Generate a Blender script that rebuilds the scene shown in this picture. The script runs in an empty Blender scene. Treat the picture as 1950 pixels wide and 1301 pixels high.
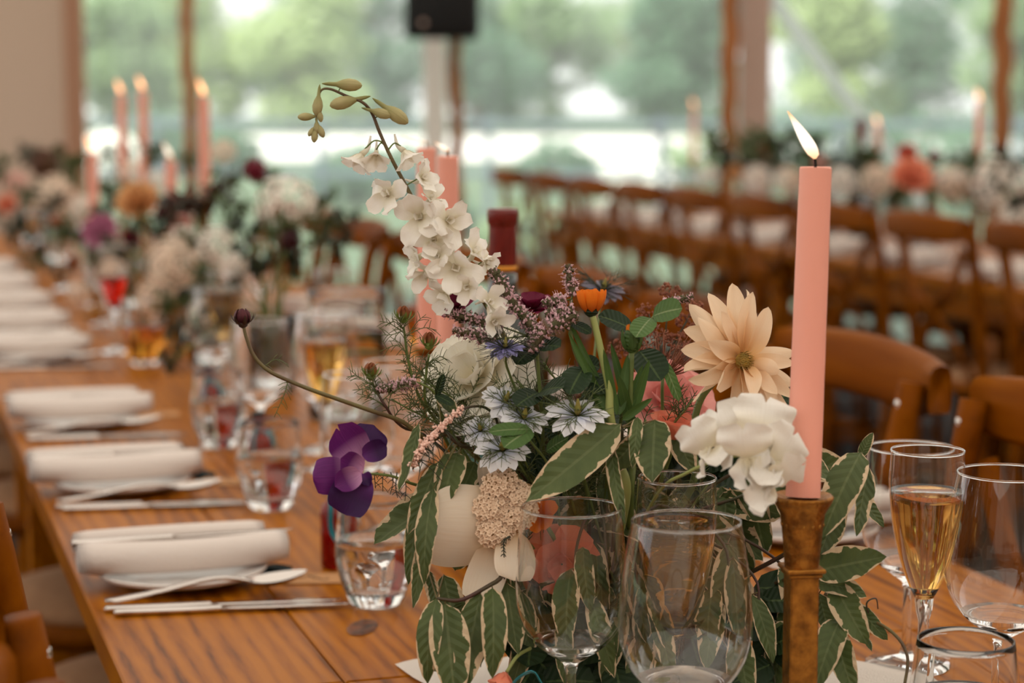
import bpy, bmesh, math, random
from mathutils import Vector, Matrix, Euler
R = math.radians
rnd = random.Random(7)
sc = bpy.context.scene
COL = sc.collection

# ------------------------------------------------------------------ camera, world, sun, exposure
F_PX = 1950 * 70 / 36.0
CAM = Vector((-0.194, 0.0, 1.25))
YAW, PITCH = R(17.9), R(6.92)
cam_d = bpy.data.cameras.new('camera')
cam_d.lens = 70; cam_d.sensor_width = 36; cam_d.clip_start = 0.05; cam_d.clip_end = 500
cam_d.dof.use_dof = True; cam_d.dof.focus_distance = 1.58; cam_d.dof.aperture_fstop = 4.3
cam = bpy.data.objects.new('camera', cam_d); COL.objects.link(cam)
cam.location = CAM; cam.rotation_euler = (R(90) - PITCH, 0, -YAW)
sc.camera = cam
sc.view_settings.view_transform = 'Standard'
sc.view_settings.look = 'None'
sc.view_settings.gamma = 1.0
sc.view_settings.use_curve_mapping = False
sc.view_settings.exposure = 1.05

w = bpy.data.worlds.new('sky'); sc.world = w; w.use_nodes = True
bg = w.node_tree.nodes['Background']
bg.inputs[0].default_value = (0.97, 0.95, 0.93, 1); bg.inputs[1].default_value = 0.9
sun_d = bpy.data.lights.new('sun_offscreen', 'SUN'); sun_d.energy = 6.5; sun_d.angle = R(1.0); sun_d.color = (1, .95, .86)
sun = bpy.data.objects.new('sun_offscreen', sun_d); COL.objects.link(sun)
sun.rotation_euler = (R(40), R(-12), R(-55))

ROT = Euler((R(90) - PITCH, 0, -YAW)).to_matrix()
CR, CU, CB = ROT.col[0].copy(), ROT.col[1].copy(), ROT.col[2].copy()   # right, up, back (towards the camera)
def at(px, py, d):
    return CAM + (CR * ((px - 975) / F_PX) + CU * ((650.5 - py) / F_PX) - CB) * d
def on_z(px, py, z):
    v = CR * ((px - 975) / F_PX) + CU * ((650.5 - py) / F_PX) - CB
    return CAM + v * ((z - CAM.z) / v.z)
def V(r, u, b=0.0):
    return (CR * r + CU * u + CB * b)
TT = 0.75      # table top

# ------------------------------------------------------------------ materials
def C(r, g, b):
    f = lambda c: (c / 255 / 12.92) if c / 255 <= .04045 else ((c / 255 + .055) / 1.055) ** 2.4
    return (f(r), f(g), f(b), 1)
MATS = {}
def pmat(name, col, rough=.5, metal=0, trans=0, ior=1.45, spec=.5, sss=0, coat=0, noise=None, bump=None, transl=0, col2=None, nscale=20, sheen=0):
    if name in MATS: return MATS[name]
    m = bpy.data.materials.new(name); m.use_nodes = True
    nt = m.node_tree; b = nt.nodes['Principled BSDF']; out = nt.nodes['Material Output']
    b.inputs['Base Color'].default_value = col
    b.inputs['Roughness'].default_value = rough
    b.inputs['Metallic'].default_value = metal
    b.inputs['IOR'].default_value = ior
    b.inputs['Specular IOR Level'].default_value = spec
    b.inputs['Transmission Weight'].default_value = trans
    b.inputs['Coat Weight'].default_value = coat
    if sss:
        b.inputs['Subsurface Weight'].default_value = sss
        b.inputs['Subsurface Radius'].default_value = (.012, .005, .003)
    if col2 is not None:
        tc = nt.nodes.new('ShaderNodeTexCoord'); n = nt.nodes.new('ShaderNodeTexNoise')
        n.inputs['Scale'].default_value = nscale; n.inputs['Detail'].default_value = 5
        nt.links.new(tc.outputs['Object'], n.inputs['Vector'])
        mx = nt.nodes.new('ShaderNodeMix'); mx.data_type = 'RGBA'
        rp = nt.nodes.new('ShaderNodeMapRange'); rp.inputs[1].default_value = .35; rp.inputs[2].default_value = .65
        nt.links.new(n.outputs['Fac'], rp.inputs[0]); nt.links.new(rp.outputs[0], mx.inputs[0])
        mx.inputs[6].default_value = col; mx.inputs[7].default_value = col2
        nt.links.new(mx.outputs[2], b.inputs['Base Color'])
    if bump:
        tc = nt.nodes.new('ShaderNodeTexCoord'); n = nt.nodes.new('ShaderNodeTexNoise')
        n.inputs['Scale'].default_value = bump[0]
        nt.links.new(tc.outputs['Object'], n.inputs['Vector'])
        bp = nt.nodes.new('ShaderNodeBump'); bp.inputs['Strength'].default_value = bump[1]; bp.inputs['Distance'].default_value = .01
        nt.links.new(n.outputs['Fac'], bp.inputs['Height']); nt.links.new(bp.outputs[0], b.inputs['Normal'])
    if transl:
        t = nt.nodes.new('ShaderNodeBsdfTranslucent'); t.inputs['Color'].default_value = col
        if col2 is not None: nt.links.new(mx.outputs[2], t.inputs['Color'])
        ms = nt.nodes.new('ShaderNodeMixShader'); ms.inputs[0].default_value = transl
        nt.links.new(b.outputs[0], ms.inputs[1]); nt.links.new(t.outputs[0], ms.inputs[2])
        nt.links.new(ms.outputs[0], out.inputs['Surface'])
    MATS[name] = m
    return m

def wood_mat(name, dark, mid, light, axis='Y', scale=1.0, rough=.32, coat=.25, band='X', wavef=.42, spec=.1):
    m = bpy.data.materials.new(name); m.use_nodes = True
    nt = m.node_tree; N = nt.nodes.new; L = nt.links.new; b = nt.nodes['Principled BSDF']
    tc = N('ShaderNodeTexCoord'); oi = N('ShaderNodeObjectInfo')
    mp = N('ShaderNodeMapping')
    s = {'X': (.9, 9, 9), 'Y': (9, .9, 9), 'Z': (9, 9, .9)}[axis]
    mp.inputs['Scale'].default_value = tuple(c * scale for c in s)
    add = N('ShaderNodeVectorMath'); add.operation = 'ADD'
    mul = N('ShaderNodeVectorMath'); mul.operation = 'SCALE'; mul.inputs['Scale'].default_value = 13.7
    L(oi.outputs['Random'], mul.inputs[0]); L(tc.outputs['Object'], mp.inputs[0]); L(mp.outputs[0], add.inputs[0]); L(mul.outputs[0], add.inputs[1])
    n1 = N('ShaderNodeTexNoise'); n1.inputs['Scale'].default_value = 1.3; n1.inputs['Detail'].default_value = 6; n1.inputs['Distortion'].default_value = .8
    L(add.outputs[0], n1.inputs['Vector'])
    wv = N('ShaderNodeTexWave'); wv.bands_direction = band; wv.inputs['Scale'].default_value = .7; wv.inputs['Distortion'].default_value = 5; wv.inputs['Detail'].default_value = 3; wv.inputs['Detail Scale'].default_value = 1.2
    L(add.outputs[0], wv.inputs['Vector'])
    n2 = N('ShaderNodeTexNoise'); n2.inputs['Scale'].default_value = 9; n2.inputs['Detail'].default_value = 8
    L(add.outputs[0], n2.inputs['Vector'])
    a1 = N('ShaderNodeMath'); a1.operation = 'MULTIPLY_ADD'; L(wv.outputs['Fac'], a1.inputs[0]); a1.inputs[1].default_value = wavef; L(n1.outputs['Fac'], a1.inputs[2])
    a2 = N('ShaderNodeMath'); a2.operation = 'MULTIPLY_ADD'; L(n2.outputs['Fac'], a2.inputs[0]); a2.inputs[1].default_value = .35; L(a1.outputs[0], a2.inputs[2])
    cr = N('ShaderNodeValToRGB'); cr.color_ramp.elements[0].position = .5; cr.color_ramp.elements[0].color = dark
    cr.color_ramp.elements[1].position = 1.05; cr.color_ramp.elements[1].color = light
    e = cr.color_ramp.elements.new(.72); e.color = mid
    L(a2.outputs[0], cr.inputs[0]); L(cr.outputs[0], b.inputs['Base Color'])
    b.inputs['Specular IOR Level'].default_value = spec
    b.inputs['Roughness'].default_value = rough; b.inputs['Coat Weight'].default_value = coat; b.inputs['Coat Roughness'].default_value = .25
    bp = N('ShaderNodeBump'); bp.inputs['Strength'].default_value = .15; bp.inputs['Distance'].default_value = .003
    L(a2.outputs[0], bp.inputs['Height']); L(bp.outputs[0], b.inputs['Normal'])
    MATS[name] = m
    return m

def leaf_mat(name, green, green2, edge=None, edge_w=.28, rough=.5, transl=.22, vein=(0, 0, 0, 0), veins=9):
    """leaf with a midrib, side veins and (optionally) a ragged pale margin, all from the leaf's own uv"""
    m = bpy.data.materials.new(name); m.use_nodes = True
    nt = m.node_tree; N = nt.nodes.new; L = nt.links.new; b = nt.nodes['Principled BSDF']; out = nt.nodes['Material Output']
    uv = N('ShaderNodeUVMap'); sep = N('ShaderNodeSeparateXYZ'); L(uv.outputs[0], sep.inputs[0])
    oi = N('ShaderNodeObjectInfo')
    def math_(op, a, bb=None, c=None):
        n = N('ShaderNodeMath'); n.operation = op
        for i, x in enumerate((a, bb, c)):
            if x is None: continue
            if isinstance(x, (int, float)): n.inputs[i].default_value = x
            else: L(x, n.inputs[i])
        return n.outputs[0]
    s = math_('ABSOLUTE', math_('MULTIPLY_ADD', sep.outputs['X'], 2.0, -1.0))
    t = sep.outputs['Y']
    tc = N('ShaderNodeTexCoord'); no = N('ShaderNodeTexNoise'); no.inputs['Scale'].default_value = 60; no.inputs['Detail'].default_value = 3
    ad = N('ShaderNodeVectorMath'); ad.operation = 'ADD'; L(tc.outputs['Object'], ad.inputs[0])
    sl = N('ShaderNodeVectorMath'); sl.operation = 'SCALE'; sl.inputs['Scale'].default_value = 5.1; L(oi.outputs['Random'], sl.inputs[0]); L(sl.outputs[0], ad.inputs[1])
    L(ad.outputs[0], no.inputs['Vector'])
    mg = N('ShaderNodeMix'); mg.data_type = 'RGBA'; mg.inputs[6].default_value = green; mg.inputs[7].default_value = green2
    L(no.outputs['Fac'], mg.inputs[0])
    # side veins: stripes running forward from the midrib
    ph = math_('MULTIPLY_ADD', s, -.16, t)
    st = math_('PINGPONG', math_('MULTIPLY', ph, float(veins)), .5)
    col = mg.outputs[2]
    hs = N('ShaderNodeHueSaturation'); L(col, hs.inputs['Color']); L(math_('MULTIPLY_ADD', oi.outputs['Random'], .25, .85), hs.inputs['Value']); col = hs.outputs['Color']
    if vein[3] > 0:
        mv = N('ShaderNodeMix'); mv.data_type = 'RGBA'; L(col, mv.inputs[6]); mv.inputs[7].default_value = vein[:3] + (1,)
        L(math_('MULTIPLY', math_('LESS_THAN', s, .07), vein[3]), mv.inputs[0]); col = mv.outputs[2]
    if edge is not None:
        nn = N('ShaderNodeTexNoise'); nn.inputs['Scale'].default_value = 75; nn.inputs['Detail'].default_value = 4; L(ad.outputs[0], nn.inputs['Vector'])
        lim = math_('MULTIPLY_ADD', nn.outputs['Fac'], -1.5, 1.0 - edge_w + .75)
        e = math_('GREATER_THAN', s, lim)
        me = N('ShaderNodeMix'); me.data_type = 'RGBA'; L(e, me.inputs[0]); L(col, me.inputs[6]); me.inputs[7].default_value = edge; col = me.outputs[2]
    L(col, b.inputs['Base Color']); b.inputs['Roughness'].default_value = rough; b.inputs['Specular IOR Level'].default_value = .3
    bp = N('ShaderNodeBump'); bp.inputs['Strength'].default_value = .6; bp.inputs['Distance'].default_value = .002
    L(math_('ADD', st, math_('MULTIPLY', math_('LESS_THAN', s, .06), -.4)), bp.inputs['Height']); L(bp.outputs[0], b.inputs['Normal'])
    tr = N('ShaderNodeBsdfTranslucent'); L(col, tr.inputs['Color'])
    ms = N('ShaderNodeMixShader'); ms.inputs[0].default_value = transl
    L(b.outputs[0], ms.inputs[1]); L(tr.outputs[0], ms.inputs[2]); L(ms.outputs[0], out.inputs['Surface'])
    MATS[name] = m
    return m

def petal_mat(name, base, tip, streak=None, rough=.55, transl=.3):
    """petal: colour runs from its base to its tip along its own length, fine lengthwise streaks"""
    m = bpy.data.materials.new(name); m.use_nodes = True
    nt = m.node_tree; N = nt.nodes.new; L = nt.links.new; b = nt.nodes['Principled BSDF']; out = nt.nodes['Material Output']
    uv = N('ShaderNodeUVMap'); sep = N('ShaderNodeSeparateXYZ'); L(uv.outputs[0], sep.inputs[0])
    cr = N('ShaderNodeValToRGB'); cr.color_ramp.elements[0].color = base; cr.color_ramp.elements[1].color = tip
    cr.color_ramp.elements[0].position = .08; cr.color_ramp.elements[1].position = .6
    L(sep.outputs['Y'], cr.inputs[0])
    mp = N('ShaderNodeMapping'); mp.inputs['Scale'].default_value = (26, 1.6, 1); L(uv.outputs[0], mp.inputs[0])
    no = N('ShaderNodeTexNoise'); no.inputs['Scale'].default_value = 1; no.inputs['Detail'].default_value = 3; L(mp.outputs[0], no.inputs['Vector'])
    mx = N('ShaderNodeMix'); mx.data_type = 'RGBA'; mx.inputs[7].default_value = streak or tip
    rg = N('ShaderNodeMapRange'); rg.inputs[1].default_value = .5; rg.inputs[2].default_value = .75; rg.inputs[4].default_value = .5
    L(no.outputs['Fac'], rg.inputs[0]); L(rg.outputs[0], mx.inputs[0]); L(cr.outputs[0], mx.inputs[6])
    L(mx.outputs[2], b.inputs['Base Color']); b.inputs['Roughness'].default_value = rough; b.inputs['Specular IOR Level'].default_value = .25
    bp = N('ShaderNodeBump'); bp.inputs['Strength'].default_value = .25; bp.inputs['Distance'].default_value = .001
    L(no.outputs['Fac'], bp.inputs['Height']); L(bp.outputs[0], b.inputs['Normal'])
    tr = N('ShaderNodeBsdfTranslucent'); L(mx.outputs[2], tr.inputs['Color'])
    ms = N('ShaderNodeMixShader'); ms.inputs[0].default_value = transl
    L(b.outputs[0], ms.inputs[1]); L(tr.outputs[0], ms.inputs[2]); L(ms.outputs[0], out.inputs['Surface'])
    MATS[name] = m
    return m

def clear_mat(name, tint=(1, 1, 1, 1), refl=1.0, rough=.03, haze=0.0):
    """thin clear film: see-through with a grazing sheen"""
    m = bpy.data.materials.new(name); m.use_nodes = True
    nt = m.node_tree; N = nt.nodes.new; L = nt.links.new; out = nt.nodes['Material Output']
    nt.nodes.remove(nt.nodes['Principled BSDF'])
    t = N('ShaderNodeBsdfTransparent'); t.inputs[0].default_value = tint
    g = N('ShaderNodeBsdfGlossy'); g.inputs['Roughness'].default_value = rough; g.inputs[0].default_value = (1, 1, 1, 1)
    f = N('ShaderNodeLayerWeight'); f.inputs[0].default_value = .5          # Schlick reflectance of a thin sheet, same from both sides
    pw = N('ShaderNodeMath'); pw.operation = 'POWER'; pw.inputs[1].default_value = 3.2; L(f.outputs['Facing'], pw.inputs[0])
    mu = N('ShaderNodeMath'); mu.operation = 'MULTIPLY_ADD'; mu.use_clamp = True; mu.inputs[1].default_value = .8 * refl; mu.inputs[2].default_value = .035 * refl; L(pw.outputs[0], mu.inputs[0])
    ms = N('ShaderNodeMixShader'); L(mu.outputs[0], ms.inputs[0]); L(t.outputs[0], ms.inputs[1]); L(g.outputs[0], ms.inputs[2]); L(ms.outputs[0], out.inputs['Surface'])
    if haze:
        hz = N('ShaderNodeBsdfTranslucent'); hz.inputs[0].default_value = (.92, .95, .93, 1)
        m2 = N('ShaderNodeMixShader'); m2.inputs[0].default_value = haze; L(ms.outputs[0], m2.inputs[1]); L(hz.outputs[0], m2.inputs[2]); L(m2.outputs[0], out.inputs['Surface'])
    MATS[name] = m
    return m

def emit_mat(name, lo, hi, strength):
    m = bpy.data.materials.new(name); m.use_nodes = True
    nt = m.node_tree; N = nt.nodes.new; L = nt.links.new; out = nt.nodes['Material Output']
    nt.nodes.remove(nt.nodes['Principled BSDF'])
    uv = N('ShaderNodeUVMap'); sep = N('ShaderNodeSeparateXYZ'); L(uv.outputs[0], sep.inputs[0])
    cr = N('ShaderNodeValToRGB'); cr.color_ramp.elements[0].color = lo; cr.color_ramp.elements[1].color = hi
    cr.color_ramp.elements[0].position = .0; cr.color_ramp.elements[1].position = .3
    e = cr.color_ramp.elements.new(.95); e.color = lo
    e2 = cr.color_ramp.elements.new(.72); e2.color = hi
    L(sep.outputs['Y'], cr.inputs[0])
    em = N('ShaderNodeEmission'); em.inputs[1].default_value = strength; L(cr.outputs[0], em.inputs[0]); L(em.outputs[0], out.inputs['Surface'])
    MATS[name] = m
    return m

# ------------------------------------------------------------------ mesh helpers
class MB:
    def __init__(s): s.v = []; s.f = []; s.uv = []
    def add(s, part, M=None):
        vs, fs, uv = part
        o = len(s.v)
        s.v += [tuple(M @ Vector(p)) for p in vs] if M is not None else [tuple(p) for p in vs]
        s.uv += uv if uv else [(.5, .5)] * len(vs)
        s.f += [tuple(i + o for i in f) for f in fs]
        return s
    def mesh(s, name, mat, smooth=True):
        me = bpy.data.meshes.new(name)
        me.from_pydata(s.v, [], s.f)
        ul = me.uv_layers.new(name='UVMap')
        li = [0] * len(me.loops); me.loops.foreach_get('vertex_index', li)
        flat = []
        for i in li: flat += s.uv[i]
        ul.data.foreach_set('uv', flat)
        if smooth: me.polygons.foreach_set('use_smooth', [True] * len(me.polygons))
        if mat is not None: me.materials.append(mat)
        me.update()
        return me
    def build(s, name, mat, parent=None, smooth=True, loc=None, M=None, auto=None):
        o = put(name, s.mesh(name, mat, smooth), parent, loc, M)
        return o

def put(name, me, parent=None, loc=None, M=None):
    o = bpy.data.objects.new(name, me); COL.objects.link(o)
    if parent is not None: o.parent = parent
    if M is not None: o.matrix_local = M
    elif loc is not None: o.location = loc
    return o
def tag(o, label, cat, group=None, kind=None):
    if label: o['label'] = label
    if cat: o['category'] = cat
    if group: o['group'] = group
    if kind: o['kind'] = kind
    return o
def thing(name, label, cat, loc=(0, 0, 0), rz=0, group=None, M=None):
    o = put(name, None, None, loc, M)
    o.empty_display_size = .02
    if M is None: o.rotation_euler = (0, 0, rz)
    return tag(o, label, cat, group)
def copy_tree(o, parent=None, label=None):
    c = o.copy(); COL.objects.link(c); c.parent = parent
    for ch in o.children: copy_tree(ch, c)
    if label: c['label'] = label
    return c
def struct(name, mb, mat, parent=None, smooth=False, label=None):
    o = mb.build(name, mat, parent, smooth)
    o['kind'] = 'structure'
    if label: o['label'] = label
    return o

def box(x0, x1, y0, y1, z0, z1):
    v = [(x, y, z) for z in (z0, z1) for y in (y0, y1) for x in (x0, x1)]
    return v, [(0, 2, 3, 1), (4, 5, 7, 6), (0, 1, 5, 4), (1, 3, 7, 5), (3, 2, 6, 7), (2, 0, 4, 6)], None
def cbox(x0, x1, y0, y1, z0, z1, b=.003, seg=1):
    bm = bmesh.new(); bmesh.ops.create_cube(bm, size=1)
    for v in bm.verts:
        v.co = Vector(((x0 + x1) / 2 + v.co.x * (x1 - x0), (y0 + y1) / 2 + v.co.y * (y1 - y0), (z0 + z1) / 2 + v.co.z * (z1 - z0)))
    bmesh.ops.bevel(bm, geom=bm.edges[:], offset=b, segments=seg, affect='EDGES', profile=.5)
    bm.verts.index_update()
    r = ([tuple(v.co) for v in bm.verts], [tuple(v.index for v in f.verts) for f in bm.faces], None)
    bm.free(); return r
def lathe(prof, n=24, close=False):
    vs, fs, uv = [], [], []
    m = len(prof)
    for j, (r, z) in enumerate(prof):
        for i in range(n):
            a = 2 * math.pi * i / n
            vs.append((r * math.cos(a), r * math.sin(a), z)); uv.append((i / n, j / max(1, m - 1)))
    for j in range(m - 1 if not close else m):
        j2 = (j + 1) % m
        for i in range(n):
            k = (i + 1) % n
            fs.append((j * n + i, j * n + k, j2 * n + k, j2 * n + i))
    return vs, fs, uv
def smooth_line(pts, sub=5):
    pts = [Vector(p) for p in pts]
    if len(pts) < 3: return pts
    out = []
    for i in range(len(pts) - 1):
        p0 = pts[i - 1] if i else pts[0] * 2 - pts[1]
        p1, p2 = pts[i], pts[i + 1]
        p3 = pts[i + 2] if i + 2 < len(pts) else p2 * 2 - p1
        for k in range(sub):
            t = k / sub
            out.append(.5 * ((2 * p1) + (-p0 + p2) * t + (2 * p0 - 5 * p1 + 4 * p2 - p3) * t * t + (-p0 + 3 * p1 - 3 * p2 + p3) * t ** 3))
    out.append(pts[-1]); return out
def tube(pts, rad, n=8, cap=True, flat=None):
    pts = [Vector(p) for p in pts]
    m = len(pts)
    if not isinstance(rad, (list, tuple)): rad = [rad] * m
    elif len(rad) != m: rad = [rad[0] + (rad[-1] - rad[0]) * i / (m - 1) for i in range(m)] if len(rad) == 2 else [rad[min(len(rad) - 1, int(i / (m - 1) * (len(rad) - 1)))] for i in range(m)]
    vs, fs, uv = [], [], []
    up = None
    for i, p in enumerate(pts):
        t = (pts[min(i + 1, m - 1)] - pts[max(i - 1, 0)])
        if t.length < 1e-9: t = Vector((0, 0, 1))
        t.normalize()
        if up is None:
            up = t.orthogonal()
        up = (up - t * up.dot(t))
        if up.length < 1e-6: up = t.orthogonal()
        up.normalize(); s = t.cross(up)
        for k in range(n):
            a = 2 * math.pi * k / n
            vs.append(tuple(p + (up * math.cos(a) + s * math.sin(a)) * rad[i])); uv.append((k / n, i / (m - 1)))
    for i in range(m - 1):
        for k in range(n):
            q = (k + 1) % n
            fs.append((i * n + k, i * n + q, (i + 1) * n + q, (i + 1) * n + k))
    if cap:
        fs.append(tuple(range(n - 1, -1, -1))); fs.append(tuple((m - 1) * n + k for k in range(n)))
    return vs, fs, uv
def strip(pts, wdir, w, t):
    """flat bent bar: rectangular section swept along pts; wdir = width direction"""
    pts = [Vector(p) for p in pts]; wd = Vector(wdir).normalized(); m = len(pts)
    vs, fs = [], []
    for i, p in enumerate(pts):
        tn = (pts[min(i + 1, m - 1)] - pts[max(i - 1, 0)]).normalized()
        ww = (wd - tn * wd.dot(tn)).normalized(); nn = tn.cross(ww)
        for a, b in ((-1, -1), (1, -1), (1, 1), (-1, 1)):
            vs.append(tuple(p + ww * (a * w / 2) + nn * (b * t / 2)))
    for i in range(m - 1):
        for k in range(4):
            q = (k + 1) % 4
            fs.append((i * 4 + k, i * 4 + q, (i + 1) * 4 + q, (i + 1) * 4 + k))
    fs.append((3, 2, 1, 0)); fs.append(tuple((m - 1) * 4 + k for k in range(4)))
    return vs, fs, None
def blade(L, W, nu=4, nv=8, a=.6, b=.6, bend=0., bend0=0., cup=0., ruffle=0., rf=3, twist=0., seed=0, fold=0., notch=0.):
    """leaf / petal: base at the origin, along +Y, upper side +Z; width ~ t^a (1-t)^b"""
    rr = random.Random(seed); ph = rr.uniform(0, 6.28)
    tm = a / (a + b) if a + b > 0 else .5
    pk = (tm ** a) * ((1 - tm) ** b) if a + b > 0 else 1
    vs, fs, uv = [], [], []
    y = z = 0.0
    for j in range(nv + 1):
        t = j / nv
        ang = bend0 + bend * t
        if j:
            y += math.cos(ang) * L / nv; z += math.sin(ang) * L / nv
        wd = W / 2 * max(.015, (max(t, 1e-4) ** a) * (max(1 - t, 1e-4) ** b) / pk)
        tw = twist * t
        for i in range(nu + 1):
            s = 2 * i / nu - 1
            lx = s * wd
            ln = cup * wd * s * s + fold * abs(s) * wd + ruffle * math.sin(rf * 6.28 * t + ph + (1.7 if s > 0 else 0)) * abs(s) ** 1.5 * L * min(1, 2 * t)
            ly = -notch * L * (1 - abs(s)) ** 2 * t ** 6
            x2 = lx * math.cos(tw) - ln * math.sin(tw); n2 = lx * math.sin(tw) + ln * math.cos(tw)
            vs.append((x2, y + ly - n2 * math.sin(ang), z + n2 * math.cos(ang)))
            uv.append((i / nu, t))
    for j in range(nv):
        for i in range(nu):
            k = j * (nu + 1) + i
            fs.append((k, k + 1, k + nu + 2, k + nu + 1))
    return vs, fs, uv
def frame(pos, d, up=(0, 0, 1), s=1.0):
    """matrix whose +Y runs along d and +Z lies towards up"""
    y = Vector(d).normalized(); u = Vector(up)
    x = y.cross(u)
    if x.length < 1e-5: x = y.orthogonal()
    x.normalize(); z = x.cross(y)
    M = Matrix((x, y, z)).transposed().to_4x4() @ Matrix.Scale(s, 4)
    M.translation = Vector(pos)
    return M
def frame_z(pos, d, s=1.0, roll=0.):
    """matrix whose +Z runs along d"""
    M = Vector(d).normalized().to_track_quat('Z', 'Y').to_matrix().to_4x4() @ Matrix.Rotation(roll, 4, 'Z') @ Matrix.Scale(s, 4)
    M.translation = Vector(pos); return M
def ring_petal(phi, r0, elev):
    """petal base placed at radius r0 around Z, pointing outwards at angle phi, raised by elev from the plane"""
    return Matrix.Rotation(phi, 4, 'Z') @ Matrix.Translation((0, r0, 0)) @ Matrix.Rotation(elev, 4, 'X')
# ------------------------------------------------------------------ materials in use
WOOD_T = wood_mat('honey_pine', C(84, 40, 0), C(144, 79, 1), C(166, 98, 5), 'Y', 2.6, .38, .0, wavef=.3)
WOOD_C = wood_mat('chair_beech', C(76, 36, 0), C(116, 59, 0), C(134, 74, 2), 'X', .9, .5, .0, wavef=.1, spec=.05)
WOOD_P = wood_mat('rough_pole_timber', C(92, 52, 26), C(138, 82, 44), C(170, 112, 70), 'Z', .8, .7, 0)
M_SEAT = pmat('tan_seat_cane', C(164, 122, 86), .8, col2=C(150, 108, 74), nscale=60)
M_LINEN = pmat('white_linen', C(226, 214, 206), .85, bump=(260, .12), transl=.08)
M_PORC = pmat('white_porcelain', C(236, 228, 222), .2, coat=.4)
M_STEEL = pmat('polished_steel', C(214, 206, 200), .14, metal=1)
M_GLASS = pmat('clear_glass', (1, 1, 1, 1), .0, trans=1, ior=1.45)
M_FILM = clear_mat('thin_glass_bowl', (.985, .985, .985, 1), 1.5, .0)
M_WATER = pmat('still_water', (1, 1, 1, 1), .0, trans=1, ior=1.33)
M_CHAMP = pmat('sparkling_wine', C(240, 190, 106), .0, trans=1, ior=1.34)
M_AMBER = pmat('amber_drink', C(240, 160, 60), .0, trans=1, ior=1.34)
M_ROSE = pmat('red_drink', C(190, 16, 10), .0, trans=1, ior=1.34)
M_REDB = pmat('red_liqueur', C(150, 18, 12), .08, trans=.55, ior=1.4)
M_TEAL = pmat('teal_satin_ribbon', C(22, 120, 132), .35)
M_KRAFT = pmat('kraft_card', C(188, 138, 92), .9)
M_INK = pmat('dark_ink', C(60, 36, 28), .9)
M_CANDLE = pmat('pink_candle_wax', C(238, 164, 144), .5, sss=.05, spec=.4)
M_WICK = pmat('burnt_wick', C(24, 20, 18), .9)
M_BRASS = pmat('aged_brass', C(168, 112, 44), .42, metal=.85, col2=C(112, 70, 26), nscale=90, bump=(240, .2))
M_FLAME = emit_mat('candle_flame', (1, .45, .2, 1), (1, .84, .66, 1), .8)
M_FLAME_FAR = emit_mat('candle_flame_far', (1, .3, .1, 1), (1, .46, .22, 1), 1.7)
M_BLACK = pmat('black_speaker_shell', C(14, 14, 14), .55)
M_GRILLE = pmat('speaker_grille', C(22, 22, 22), .8)
M_TENT = pmat('beige_tent_canvas', C(206, 180, 160), .9, transl=.2)
M_BAND = pmat('brown_tent_binding', C(168, 124, 98), .85)
M_PALE = pmat('pale_tent_sleeve', C(238, 232, 226), .8, transl=.5)
M_GREY = pmat('pinkish_tent_sleeve', C(190, 164, 150), .85)
M_ROOF = pmat('white_roof_canvas', (.66, .625, .585, 1), .9, transl=.36)
M_CLEAR = clear_mat('clear_tent_window', (.95, .97, .96, 1), .5, .08, .09)
M_FLOOR = pmat('dark_coir_matting', C(44, 30, 22), .95, col2=C(28, 20, 16), nscale=30)
M_GRASS = pmat('lawn_grass', C(70, 88, 62), .9, col2=C(64, 82, 58), nscale=.35)
M_GRAVEL = pmat('pale_gravel_track', C(206, 202, 198), .9, col2=C(176, 176, 176), nscale=.25)
M_FENCE = pmat('blue_grey_fence', C(84, 96, 108), .8)
M_BARK = pmat('grey_bark', C(92, 78, 66), .9)
M_STRAP = pmat('pale_guy_strap', C(236, 240, 238), .6)
M_BOTTLE = pmat('dark_green_bottle_glass', C(16, 26, 16), .06, coat=.5)
M_FOIL = pmat('burgundy_foil', C(118, 34, 26), .35, col2=C(96, 24, 20), nscale=60)
M_GOLD = pmat('gold_label_band', C(222, 150, 46), .4)

ORD = ['first', 'second', 'third', 'fourth', 'fifth', 'sixth', 'seventh', 'eighth', 'ninth', 'tenth', 'eleventh', 'twelfth', 'thirteenth', 'fourteenth', 'fifteenth']
# ------------------------------------------------------------------ structure: floor, marquee, outdoors
FW = V(0, 0, -1); FW.z = 0; FW.normalize(); RT = V(1, 0, 0)       # horizontal forward / right of the marquee's far side
def gp(px, d, z=0.0):                                              # ground position d metres out along column px
    p = CAM + (FW + RT * ((px - 975) / F_PX)) * d
    return Vector((p.x, p.y, z))
wl = [gp(-420, 12.0), gp(150, 11.35), gp(365, 11.1), gp(870, 10.55), gp(1435, 10.0), gp(1900, 9.5), gp(2500, 8.9)]
nrm = Vector((wl[-1].y - wl[0].y, -(wl[-1].x - wl[0].x), 0)).normalized()
if nrm.dot(FW) > 0: nrm = -nrm            # towards the inside
fl = MB()
a0, a1 = wl[0] - nrm * .1, wl[-1] - nrm * .1
fl.add(([(-7, -6, 0), (a1.x, -6, 0), tuple(a1), tuple(a0), (-7, a0.y, 0)], [(0, 1, 2, 3, 4)], None))
struct('floor', fl, M_FLOOR)
gr = MB(); gr.add(([(-90, -60, -.02), (140, -60, -.02), (140, 170, -.02), (-90, 170, -.02)], [(0, 1, 2, 3)], None))
tag(gr.build('lawn', M_GRASS, None, False), 'mown green lawn around the marquee', 'lawn', kind='structure')
tr = MB(); q = [gp(-1500, 44), gp(3200, 40), gp(3200, 66), gp(-1500, 78)]
tr.add(([(p.x, p.y, -.008) for p in q], [(0, 1, 2, 3)], None))
tag(tr.build('gravel_track', M_GRAVEL, None, False), 'pale sunlit gravel track beyond the fence', 'track', kind='structure')

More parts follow.
